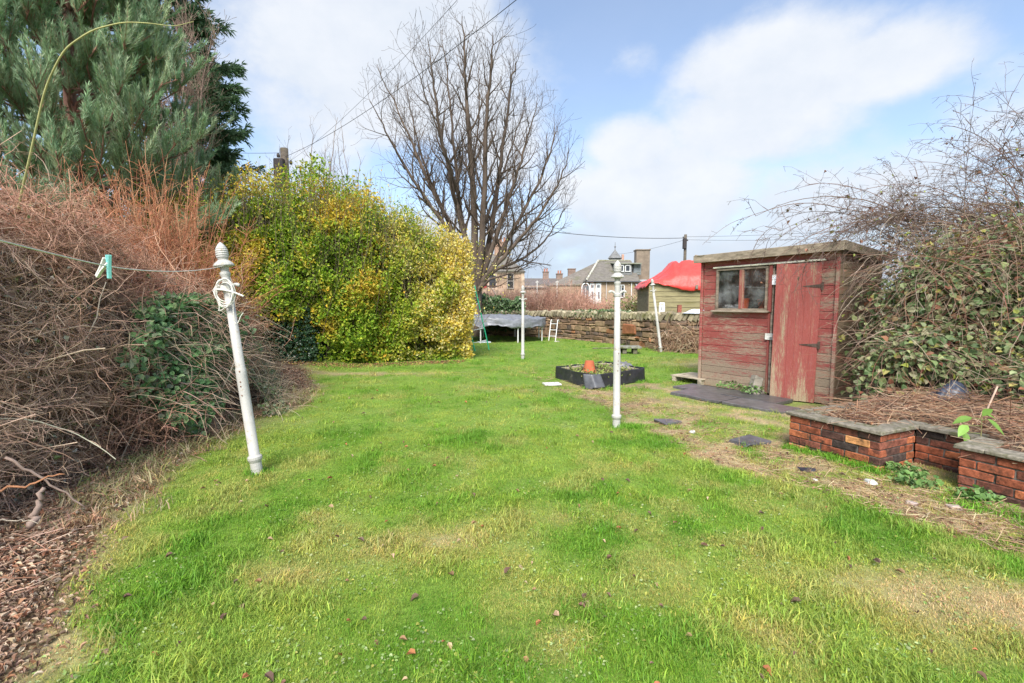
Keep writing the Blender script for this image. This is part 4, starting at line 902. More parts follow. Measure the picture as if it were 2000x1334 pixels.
# utility poles and wires
def upole(px, Y_, ytop, label, r=.13, arm=True):
    q = at(px, ytop, Y_); z0 = float(hgt(q[0], Y_)); t = thing('utility_pole', (q[0], Y_, z0), label, 'utility pole', 'wooden utility poles'); H = q[2] - z0
    b = B(); tubes(b, np.array([[0, 0, -.2], [0, 0, H]]), np.array([r * 1.2, r * .9]), 10, (.12, .10, .08), True); b.obj('pole', M['old_wood'], t, smooth=True)
    if arm:
        b = B(); b.box((-.10 * r / .13, -.12, H - 1.35 * r / .13 * .6), (r * 2.4, r * 2, r * 7), .03, (.035, .035, .04)); b.obj('junction_box', M['iron'], t)
        b = B()
        for s, z in ((-1, .25), (1, .5), (-1, .8)): lathe(b, [(.05, -.06), (.06, 0), (.03, .08)], 8, c=(s * r * 1.5, 0, H - z), col=(.05, .05, .05))
        b.obj('insulator', M['iron'], t)
    return np.array([q[0], Y_, q[2]])
uA = upole(1339, 42, 458, 'slim wooden utility pole rising behind the red tarpaulin', .13)
uB = upole(555, 17.5, 290, 'dark utility pole rising out of the top of the yellow green hedge', .15)
def wire(a, c, sag, label, r=.012):
    k = 24; u = np.linspace(0, 1, k)[:, None]; P = a + (c - a) * u; P[:, 2:] -= sag * 4 * u * (1 - u); b = B(); tubes(b, P, np.full(k, r), 4, (.05, .05, .05)); tag(b.obj('overhead_wire', M['iron'], world=True, loc=a), label, 'overhead wire')
wire(uB + [0, 0, -.3], at(985, 0, 8.0) + (at(985, 0, 8.0) - uB) * .5 + [0, 0, .6], .5, 'overhead wire crossing in front of the bare tree crown', .0075)
wire(uB + [0.1, 0, -.5], at(835, 0, 9.0) + (at(835, 0, 9.0) - uB) * .5, .4, 'thin overhead wire rising to the top left of the bare tree', .0045)
wire(uA + [0, 0, -.3], at(1090, 440, 36) + (at(1090, 440, 36) - uA) * .6, .45, 'overhead wire sagging between the bare tree and the tarpaulin pole', .022)
wire(uA + [0, 0, -.2], at(1480, 457, 42) + [8, 0, .3], .1, 'upper overhead wire leading right from the tarpaulin pole', .012)
wire(uA + [0, 0, -.45], at(1480, 463, 42) + [8, 0, 0], .15, 'lower overhead wire leading right from the tarpaulin pole', .012)
wire(uA + [0, 0, -.45], at(1200, 497, 60), .2, 'faint overhead wire running down from the tarpaulin pole to the cottage roof', .012)
wire(uB + [0, 0, -.15], at(478, 296, 17.5) + [-4, 0, .2], .1, 'faint overhead wire leading left into the dark conifer', .007)

# ------------------------------------------------------------------ bare trees
def grow(stems, seed, env, side=(.55, .9), lv=3, dens=1.0, twigr=.006, up=.10, col=(.12, .09, .07), L0=2.6):
    """stems: list of (polyline, r0, r1); children sprout along them and bend up; returns builders for trunk and crown"""
    rn = random.Random(seed); tb, cb = B(), B(); segs = {}
    def addseg(P, R, big):
        segs.setdefault((len(P), big), []).append((P, R))
    todo = []
    for P, r0, r1 in stems:
        P = np.array(P); k = len(P); t = np.linspace(0, 1, 22); idx = t * (k - 1); i0 = np.minimum(idx.astype(int), k - 2); f = (idx - i0)[:, None]
        Pm = np.concatenate([[2 * P[0] - P[1]], P, [2 * P[-1] - P[-2]]]); a, b_, c, d = Pm[i0], Pm[i0 + 1], Pm[i0 + 2], Pm[i0 + 3]
        Q = .5 * (2 * b_ + (c - a) * f + (2 * a - 5 * b_ + 4 * c - d) * f ** 2 + (3 * b_ - a - 3 * c + d) * f ** 3)
        Q = Q + np.array([[rn.gauss(0, .035), rn.gauss(0, .035), rn.gauss(0, .03)] for _ in range(22)]) * np.linspace(.2, 1, 22)[:, None]
        R = r0 * 1.2 + (r1 - r0 * 1.2) * t ** .9
        addseg(Q, R, True); todo.append((Q, R, 1, np.linalg.norm(P[-1] - P[0])))
    while todo:
        Q, R, l, Ltot = todo.pop(); k = len(Q); cum = np.concatenate([[0], np.cumsum(np.linalg.norm(np.diff(Q, axis=0), axis=1))]); tot = cum[-1]
        step = {1: .34, 2: .26, 3: .17}[l] / dens; s = tot * (.22 if l == 1 else .12) * rn.uniform(.7, 1.2); ph = rn.uniform(0, 6.28)
        while s < tot:
            fr = s / tot; i = min(np.searchsorted(cum, s) - 1, k - 2); i = max(i, 0); p = Q[i] + (Q[i + 1] - Q[i]) * ((s - cum[i]) / (cum[i + 1] - cum[i] + 1e-9))
            d = nz(Q[i + 1] - Q[i]); ph += 2.4 + rn.uniform(-.6, .6); o = np.cross(d, [cos(ph), sin(ph), .3]); o = nz(o); ang = rn.uniform(*side)
            nd_ = nz(d * cos(ang) + o * sin(ang)); r = R[i] + (R[i + 1] - R[i]) * .5
            L = {1: L0 * (1.1 - .75 * fr), 2: L0 * .46 * (1.15 - .7 * fr), 3: L0 * .2}[l] * rn.uniform(.6, 1.25)
            n_ = {1: 9, 2: 6, 3: 4}[l]; P = [p]; dd_ = nd_
            for j in range(n_ - 1):
                dd_ = nz(dd_ + np.array([0, 0, up * (1.2 if l < 3 else .8)]) + np.array([rn.gauss(0, .11), rn.gauss(0, .11), rn.gauss(0, .09)])); P.append(P[-1] + dd_ * L / (n_ - 1))
                if env is not None and env(P[-1]) > 1: break
            if len(P) >= 2:
                while len(P) < n_: P.append(P[-1] + dd_ * .02)
                P = np.array(P); r0 = min(r * .6, {1: .045, 2: .018, 3: .009}[l] * (twigr / .006)); Rn = np.linspace(r0, twigr * .75, n_); addseg(P, Rn, False)
                if l < lv: todo.append((P, Rn, l + 1, L))
            s += step * rn.uniform(.6, 1.5)
    for (k, big), L in segs.items():
        P = np.stack([x[0] for x in L]); R = np.stack([x[1] for x in L]); cc = np.array(col) * (1 + np.array([[rn.uniform(-.25, .25)] for _ in L]))
        if big: tubes(tb, P, R, 9, cc)
        else: tubes(cb, P, R, 4 if k == 9 else 3, cc * .8)
    return tb, cb
YT_ = 22.6
tb_ = at(928, 585, YT_ + .2)
stm = []
rt = random.Random(4)
SPX = [([(928, 585), (922, 520), (897, 420), (868, 300), (848, 180), (835, 75)], .17, -.3), ([(925, 540), (905, 450), (890, 330), (878, 200), (861, 60)], .13, .5),
       ([(922, 560), (888, 460), (835, 350), (790, 245), (735, 125)], .13, .3), ([(915, 520), (868, 440), (800, 340), (755, 260), (722, 190)], .10, -.8), ([(925, 590), (926, 500), (925, 380), (915, 240), (908, 120), (904, 30)], .20, 0),
       ([(930, 570), (940, 480), (946, 360), (950, 230), (960, 120), (962, 65)], .17, -.6), ([(932, 570), (955, 470), (972, 360), (988, 250), (1000, 150), (1010, 118)], .14, .6), ([(935, 560), (970, 460), (1003, 360), (1030, 270), (1050, 200)], .12, -.3),
       ([(935, 565), (985, 480), (1040, 380), (1075, 300), (1085, 240)], .11, .7), ([(935, 555), (985, 500), (1045, 430), (1095, 350), (1112, 290)], .10, -.9), ([(932, 560), (965, 530), (1030, 500), (1075, 455), (1108, 400)], .09, .2),
       ([(932, 570), (960, 545), (1010, 530), (1050, 500)], .06, -1.4), ([(910, 500), (860, 400), (820, 290), (790, 160)], .09, 1.2), ([(945, 440), (985, 330), (1030, 190)], .07, 1.3), ([(900, 400), (880, 330), (850, 240), (805, 110)], .07, -1.5), ([(920, 350), (935, 240), (935, 110)], .06, 1.6)]
for pts, r0, yo in SPX:
    n_ = len(pts); P = [at(px, py, YT_ + yo * 2.0 * (i / (n_ - 1)) ** .9 + .1 * rt.uniform(-1, 1)) for i, (px, py) in enumerate(pts)]; stm.append((P, r0, .012))
ec = at(920, 290, YT_)
def env1(p): return sqrt(((p[0] - ec[0]) / 5.3) ** 2 + ((p[1] - YT_) / 5.0) ** 2 + ((p[2] - 8.6) / 7.2) ** 2) if p[2] < 8.6 else sqrt(((p[0] - ec[0]) / 5.3) ** 2 + ((p[1] - YT_) / 5.0) ** 2 + ((p[2] - 8.6) / 7.6) ** 2)
tbB, cbB = grow(stm, 11, env1, L0=2.8, dens=.72, twigr=.0078)
P = np.array([[tb_[0], tb_[1], -.3], [tb_[0] - .02, tb_[1], .5], [tb_[0], tb_[1], 1.4], [tb_[0] + .03, tb_[1], 2.2], [tb_[0] + .02, tb_[1], 2.9]]); tubes(tbB, P, np.array([.42, .36, .32, .30, .24]), 12, (.17, .13, .10))
tree = thing('bare_tree', (tb_[0], tb_[1], 0), 'large leafless tree with many upright stems behind the hedge', 'tree')
tbB.obj('trunk', M['bark'], tree, world=True, smooth=True); cbB.obj('crown', M['twig'], tree, world=True)
def small_tree(px, Y_, ytop, spread, label, seed, nst=5, col=(.22, .17, .14), r=.05, dens=.6, name='bare_tree', L0=1.6, base_py=None, tw=.0055):
    rn = random.Random(seed); q = at(px, ytop, Y_); z0 = float(hgt(q[0], Y_)); H = q[2] - z0; S = []
    for i in range(nst):
        a = rn.uniform(0, 6.28); sp = spread * (.15 + .85 * (i + .5) / nst); tx_, ty = cos(a) * sp if i % 2 else (sp if i % 4 == 0 else -sp), sin(a) * sp * .7
        Hh = H * rn.uniform(.78, 1.0) * (1 - .12 * sp / spread); S.append(([(q[0] + tx_ * t ** 1.3 + rn.gauss(0, .06), Y_ + ty * t, z0 + Hh * t) for t in (0, .25, .5, .75, 1)], r * rn.uniform(.8, 1.2), .007))
    t_, c_ = grow(S, seed, None, side=(.4, .75), L0=L0, dens=dens, twigr=tw, col=col); t = thing(name, (q[0], Y_, z0), label, 'tree', 'thin leafless trees')
    t_.obj('trunk', M['bark'], t, world=True, smooth=True); c_.obj('crown', M['twig'], t, world=True)
small_tree(615, 21.0, 195, 1.5, 'thin leafless tree rising behind the hedge beside the dark utility pole', 31, 6, r=.05, L0=1.5, dens=.55)
small_tree(685, 24.0, 205, 1.1, 'thin leafless tree between the utility pole and the big bare tree', 32, 4, r=.045, L0=1.4, dens=.5)
small_tree(555, 23.0, 215, .7, 'faint leafless tree just right of the dark conifer', 33, 3, r=.035, L0=1.2, dens=.5)
small_tree(325, 15.5, -40, 1.5, 'pale brown leafless tree showing above the pine beside the dark conifer', 34, 9, (.30, .21, .17), .07, 1.0, L0=2.0, tw=.008)

# ------------------------------------------------------------------ pine and conifer
def pine():
    rn = np.random.default_rng(41); cx, cy = -9.5, 10.5; H = 11.5
    t = thing('pine_tree', (cx, cy, 0), 'broad blue green pine with long upturned needle shoots at the left', 'tree')
    tb = B(); k = 14; z = np.linspace(-.2, H, k); tubes(tb, np.stack([cx + .15 * np.sin(z), cy + .1 * np.cos(z * 1.3), z], -1), np.linspace(.2, .03, k), 9, (.22, .12, .09))
    limb = B(); nb = 230; zb = rn.uniform(1.2, H - .4, nb); a = rn.uniform(0, 2 * pi, nb)
    front = rn.random(nb) < .5; a = np.where(front, rn.uniform(-pi * .95, .15 * pi, nb), a)
    Rm = 3.6 * np.clip(1.10 - (zb / H) ** 1.15, .1, 1) * rn.uniform(.75, 1.08, nb)
    P0 = np.stack([np.full(nb, cx), np.full(nb, cy), zb], -1); k = 9; u = np.linspace(0, 1, k)
    P = P0[:, None] + np.stack([np.cos(a)[:, None] * Rm[:, None] * u, np.sin(a)[:, None] * Rm[:, None] * u, (.15 * u + .28 * u ** 2.2) * Rm[:, None]], -1); P[:, 1:] += rn.normal(size=(nb, k - 1, 3)) * .06
    tubes(limb, P, np.linspace(.035, .008, k)[None] * np.ones((nb, 1)), 4, pick(rn, [(.24, .13, .10), (.20, .12, .09)], nb))
    S0, SD, SLn = [], [], []
    for _ in range(29):   # shoots along outer halves of limbs
        i = rn.integers(0, nb, nb); f = rn.uniform(.35, 1, nb) ** .6; idx = f * (k - 1); i0 = np.minimum(idx.astype(int), k - 2); fr = (idx - i0)[:, None]
        p = P[i, i0] * (1 - fr) + P[i, i0 + 1] * fr; d = nz(P[i, -1] - P[i, 0]); o = rdir(rn, nb); S0.append(p); SD.append(nz(d * .55 + o * .65 + np.array([0, 0, .75]))); SLn.append(rn.uniform(.35, .8, nb))
    S0, SD, SLn = np.concatenate(S0), np.concatenate(SD), np.concatenate(SLn)
    n = len(S0); SP = np.zeros((n, 5, 3)); SP[:, 0] = S0; d = SD
    for j in range(1, 5): d = nz(d + np.array([0, 0, .16])); SP[:, j] = SP[:, j - 1] + d * SLn[:, None] / 4
    tubes(limb, SP, np.array([[.009, .008, .007, .006, .003]]) * np.ones((n, 1)), 3, pick(rn, [(.26, .15, .10)], n))
    tb.obj('trunk', M['bark'], t, world=True, smooth=True); limb.obj('branches', M['twig'], t, world=True)
    nd_ = 105; i = np.repeat(np.arange(n), nd_); f = rn.uniform(.08, 1, n * nd_); idx = f * 4; i0 = np.minimum(idx.astype(int), 3); fr = (idx - i0)[:, None]
    p = SP[i, i0] * (1 - fr) + SP[i, i0 + 1] * fr; ax = nz(SP[i, i0 + 1] - SP[i, i0]); o = rdir(rn, len(i)); o = nz(o - ax * (o * ax).sum(1, keepdims=True)); ang = rn.uniform(.30, .68, len(i))[:, None]
    D = ax * np.cos(ang) + o * np.sin(ang); L = rn.uniform(.09, .15, len(i))[:, None]; side = nz(np.cross(D, rdir(rn, len(i)))) * rn.uniform(.005, .0085, len(i))[:, None]
    V = np.stack([p - side, p + side, p + D * L], 1).reshape(-1, 3); shade = pick(rn, [(.30, .44, .25), (.35, .48, .29), (.24, .37, .21), (.42, .52, .34)], n, .15); c = np.repeat(shade[i] * (1 + rn.uniform(-.15, .15, (len(i), 1))), 3, 0)
    b = B(); b.add(V, np.arange(len(V)).reshape(-1, 3), c); b.obj('needles', M['needle'], t, world=True)
pine()
def conifer(px, Y_, H, Rb, label, seed, n=5200):
    rn = np.random.default_rng(seed); cx = at(px, 300, Y_)[0]; cy = Y_
    t = thing('dark_conifer', (cx, cy, 0), label, 'tree'); tb = B(); k = 10; z = np.linspace(-.2, H, k); tubes(tb, np.stack([np.full(k, cx), np.full(k, cy), z], -1), np.linspace(.28, .03, k), 9, (.16, .10, .08)); tb.obj('trunk', M['bark'], t, world=True, smooth=True)
    nb = 420; zb = rn.uniform(.8, H - .2, nb); a = rn.uniform(0, 2 * pi, nb); Rm = Rb * np.clip(1.05 - (zb / H) ** 2.2, .08, 1) * rn.uniform(.7, 1.12, nb); u = np.linspace(0, 1, 7)
    P = np.stack([cx + np.cos(a)[:, None] * Rm[:, None] * u, cy + np.sin(a)[:, None] * Rm[:, None] * u, zb[:, None] + Rm[:, None] * (.25 * u - .12 * u ** 2)], -1); lb = B(); tubes(lb, P, np.linspace(.03, .006, 7)[None] * np.ones((nb, 1)), 3, pick(rn, [(.15, .10, .08)], nb)); lb.obj('branches', M['twig'], t, world=True)
    i = rn.integers(0, nb, n * 4); f = rn.uniform(.4, 1, len(i)) ** .55; p = P[i, 0] + (P[i, -1] - P[i, 0]) * f[:, None]; p[:, 2] += rn.normal(size=len(i)) * .08
    out_ = nz(P[i, -1] - P[i, 0]); D = nz(out_ + rdir(rn, len(i)) * .7 + np.array([0, 0, -.12])); b = B()
    col = pick(rn, [(.12, .20, .11), (.15, .25, .13), (.09, .17, .09), (.17, .26, .16)], len(i), .25)
    for j in range(7):   # each spray is a fan of narrow scales
        Dj = nz(D + rdir(rn, len(i)) * .55); q = p + D * rn.uniform(0, .25, len(i))[:, None]; L = rn.uniform(.12, .30, len(i)); leafs(b, q, Dj, rdir(rn, len(i)) * .6 + np.array([0, 0, 1.]), L, L * .22, col, 0, .1, .2)
    b.obj('sprays', M['needle'], t, world=True)
conifer(300, 18.0, 17.5, 3.6, 'tall dark conifer with drooping sprays behind the pine', 51)

# ------------------------------------------------------------------ hedge
HB = np.array([[-8.3, 10.3], [-5.0, 11.6], [-1.15, 13.05]])
def hedge_part(s0, s1, label, name, seed, n, pal_fn, depth=2.4, wtop=.9):
    rn = np.random.default_rng(seed)
    seg = np.linalg.norm(np.diff(HB, axis=0), axis=1); tot = seg.sum()
    def pos(s):
        l = s * tot; f = np.clip(l / seg[0], 0, 1)[..., None]; g = np.clip((l - seg[0]) / seg[1], 0, 1)[..., None]
        return np.where(l[..., None] < seg[0], HB[0] + (HB[1] - HB[0]) * f, HB[1] + (HB[2] - HB[1]) * g)
    d_ = nz(HB[2] - HB[0]); inn = np.array([-d_[1], d_[0]])
    sx = [.0, .12, .25, .38, .5, .62, .72, .82, .92, 1.0]; hz = [4.0, 4.25, 4.55, 4.80, 4.92, 4.72, 4.30, 3.95, 3.65, 3.4]
    # dense body
    s = rn.uniform(s0, s1, n); H = np.interp(s, sx, hz); Hd = H * .86; v = rn.uniform(0, 1, n); z = v * Hd; dpt = rn.random(n) ** 1.7 * .75
    bulge = .22 * np.sin(np.clip(v, 0, 1) * pi) + .85 * (fbm(np.stack([s * 13, z * 1.5], -1), 3, 3) - .5) - .45 * ss(.75, 1, v)
    o = dpt - bulge
    p2 = pos(s) + inn * o[:, None]; P = np.concatenate([p2, z[:, None]], 1); Nn = np.tile(np.array([-inn[0], -inn[1], .35]), (n, 1)); vv = v.copy()
    # top of the body and wispy crown above
    m_ = int(n * 1.3); s2 = rn.uniform(s0, s1, m_); H2 = np.interp(s2, sx, hz) * (.88 + .24 * fbm(np.stack([s2 * 14, s2 * 0], -1), 8, 3)); dp2 = rn.uniform(-.05, depth, m_); q = rn.random(m_) ** 1.5; z2 = H2 * (.66 + .36 * q) ; p2 = pos(s2) + inn * (dp2 + .25 * q)[:, None]
    P = np.concatenate([P, np.concatenate([p2, z2[:, None]], 1)]); Nn = np.concatenate([Nn, np.tile([0, -.2, 1.], (m_, 1))]); ss_ = np.concatenate([s, s2]); vv = np.concatenate([v * .8, .70 + .32 * q])
    if s1 >= 1:          # the clipped end face
        m2 = int(n * .42); dp = rn.uniform(0, depth, m2); v3 = rn.uniform(0, 1, m2); z3 = v3 * 3.3; o3 = -rn.random(m2) ** 1.7 * .6 + .10 * np.sin(v3 * pi) + .14 * (fbm(np.stack([dp * 2, z3 * 1.5], -1), 5, 3) - .5); p3 = HB[2] + inn * dp[:, None] + d_ * o3[:, None]
        P = np.concatenate([P, np.concatenate([p3, z3[:, None]], 1)]); Nn = np.concatenate([Nn, np.tile([d_[0], d_[1], .3], (m2, 1))]); ss_ = np.concatenate([ss_, np.full(m2, 1.0)]); vv = np.concatenate([vv, v3 * .8])
    # clumping: thin the foliage where the noise is low
    cl = fbm(P * 2.3, seed, 3); keep = rn.random(len(P)) < ss(.36, .54, cl + .10 * (P[:, 2] < 3.2)) * (1.0 - .60 * ss(.80, 1.0, vv)); P, Nn, ss_, vv = P[keep], Nn[keep], ss_[keep], vv[keep]
    n_ = len(P); D = nz(rdir(rn, n_) + Nn * .5 + np.array([0, 0, .25])); Nl = nz(Nn * .8 + rdir(rn, n_) * .8)
    col = pal_fn(rn, ss_, vv, P); t = thing(name, (pos(np.array([(s0 + s1) / 2]))[0][0], pos(np.array([(s0 + s1) / 2]))[0][1] + .8, 0), label, 'hedge')
    b = B(); L = rn.uniform(.06, .115, n_); leafs(b, P, D, Nl, L, L * .55, col, 0, .18, .15); 
    # stems: upright shoots inside and out of the top
    m3 = int(1100 * (s1 - s0) / .5); s3 = rn.uniform(s0, s1, m3); dp = rn.uniform(.2, depth - .1, m3); H3 = np.interp(s3, sx, hz) * rn.uniform(.84, 1.09, m3); p3 = pos(s3) + inn * dp[:, None]
    up = rn.random(m3) < .75; zst = np.where(up, rn.uniform(.3, .75, m3) * H3, rn.uniform(0, .3, m3)); P0 = np.concatenate([p3, zst[:, None]], 1); D3 = nz(np.array([0, -.1, 1.]) + rn.normal(size=(m3, 3)) * .28); SP = arcs(rn, P0, D3, H3 - zst, 6, .04, .07)
    st = B(); tubes(st, SP, np.linspace(.009, .002, 6)[None] * np.ones((m3, 1)), 3, pick(rn, [(.20, .16, .11), (.16, .13, .09)], m3)); st.obj('stems', M['twig'], t, world=True)
    # leaves along the shoot tips
    k = 13; i = np.repeat(np.arange(m3), k); f = rn.uniform(.35, 1, len(i)); idx = f * 5; i0 = np.minimum(idx.astype(int), 4); fr = (idx - i0)[:, None]; p = SP[i, i0] * (1 - fr) + SP[i, i0 + 1] * fr + rn.normal(size=(len(i), 3)) * .03
    sL = s3[i]; vL = p[:, 2] / np.interp(sL, sx, hz); L = rn.uniform(.04, .08, len(i)); leafs(b, p, rdir(rn, len(i)) + np.array([0, 0, .4]), rdir(rn, len(i)) + np.array([0, -.4, .6]), L, L * .5, pal_fn(rn, sL, vL, p), 0, .18, .15)
    b.obj('leaves', M['leaf'], t, world=True)
    # dark sheets added inside the hedge, inner shade put into their colour
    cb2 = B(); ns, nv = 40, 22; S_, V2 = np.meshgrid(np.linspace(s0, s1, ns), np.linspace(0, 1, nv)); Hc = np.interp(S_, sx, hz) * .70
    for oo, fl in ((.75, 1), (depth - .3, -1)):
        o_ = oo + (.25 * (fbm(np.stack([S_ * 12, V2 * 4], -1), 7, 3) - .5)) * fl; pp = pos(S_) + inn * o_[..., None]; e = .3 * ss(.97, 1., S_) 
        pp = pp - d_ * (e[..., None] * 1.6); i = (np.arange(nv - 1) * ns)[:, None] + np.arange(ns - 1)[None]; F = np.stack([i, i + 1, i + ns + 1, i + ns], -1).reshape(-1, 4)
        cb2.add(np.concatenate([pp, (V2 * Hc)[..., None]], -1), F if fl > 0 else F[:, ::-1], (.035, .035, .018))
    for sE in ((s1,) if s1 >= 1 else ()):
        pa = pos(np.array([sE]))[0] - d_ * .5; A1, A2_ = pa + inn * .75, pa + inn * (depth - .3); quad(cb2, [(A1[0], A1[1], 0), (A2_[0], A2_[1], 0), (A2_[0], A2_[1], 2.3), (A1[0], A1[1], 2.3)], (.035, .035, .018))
    cb2.obj('shade_core', M['litter'], t, world=True)
def pal_green(rn, s, v, P):
    n = len(s); g = pick(rn, [(.20, .34, .02), (.28, .42, .03), (.13, .24, .02), (.38, .46, .05)], n); y = pick(rn, [(.66, .56, .06), (.58, .50, .08), (.70, .46, .05)], n)
    w = ss(.53, .70, fbm(P * 1.1, 61, 3) + .10 * (v > .75) + .12 * ss(.55, .75, s) + rn.uniform(-.12, .12, n)); c = g * (1 - w[:, None]) + y * w[:, None]
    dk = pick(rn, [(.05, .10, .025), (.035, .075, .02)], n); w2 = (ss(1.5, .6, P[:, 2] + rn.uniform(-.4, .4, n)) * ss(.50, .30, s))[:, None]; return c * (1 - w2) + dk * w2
def pal_gold(rn, s, v, P):
    n = len(s); g = pick(rn, [(.30, .42, .03), (.24, .36, .03), (.42, .46, .05)], n); y = pick(rn, [(.72, .60, .09), (.80, .68, .24), (.68, .52, .07), (.76, .68, .34)], n)
    w = ss(.80, 1.02, s + .5 * (fbm(P * 1.3, 62, 3) - .5) + .10 * v + rn.uniform(-.1, .1, n))[:, None]; return g * (1 - w) + y * w
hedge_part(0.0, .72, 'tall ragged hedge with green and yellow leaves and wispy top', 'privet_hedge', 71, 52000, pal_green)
hedge_part(.72, 1.0, 'clipped golden hedge end beside the green ladder', 'golden_hedge', 72, 27000, pal_gold)
# dark glossy ivy at the foot of the hedge's left end
def leaf_mound(name, label, cat, fn, n, pal, L, seed, mat='leaf_gloss', kind=1, loc=None, upw=.4, stems=0, stemcol=((.15, .10, .07),)):
    rn = np.random.default_rng(seed); P, N = fn(rn, n); t = thing(name, loc if loc is not None else (P[:, 0].mean(), P[:, 1].mean(), 0), label, cat)
    n = len(P); D = nz(rdir(rn, n) * .9 + N * .3 + np.array([0, 0, -.35])); ll = rn.uniform(L * .6, L * 1.2, n); b = B(); leafs(b, P, D, nz(N + rdir(rn, n) * .55 + np.array([0, 0, upw])), ll, ll * .8, pick(rn, pal, n), kind, .12, .2); b.obj('leaves', M[mat], t, world=True)
    if stems:
        i = rn.integers(0, n, stems); SP = arcs(rn, P[i] - N[i] * .05, rdir(rn, stems) + N[i] * .3, rn.uniform(.2, .7, stems), 6, .5, .22); b = B(); tubes(b, SP, np.linspace(.005, .002, 6)[None] * np.ones((stems, 1)), 3, pick(rn, list(stemcol), stems)); b.obj('stems', M['twig'], t, world=True)
    return t
def fn_laurel(rn, n):
    u = rn.uniform(-1, 1, n); z = rn.uniform(0, 1.45, n); x = -5.5 + u * .75 - .3 * z * .5; y = 11.25 + u * .3 - .25 * np.sqrt(np.clip(1 - u ** 2, 0, 1)) + rn.random(n) ** 1.5 * .5 + z * .05
    return np.stack([x, y, z], -1), np.tile([.1, -.9, .3], (n, 1))
leaf_mound('laurel_bush', 'dark glossy evergreen bush at the shaded left foot of the hedge', 'bush', fn_laurel, 5200, [(.02, .055, .025), (.03, .075, .03), (.045, .09, .045)], .07, 73, kind=1)
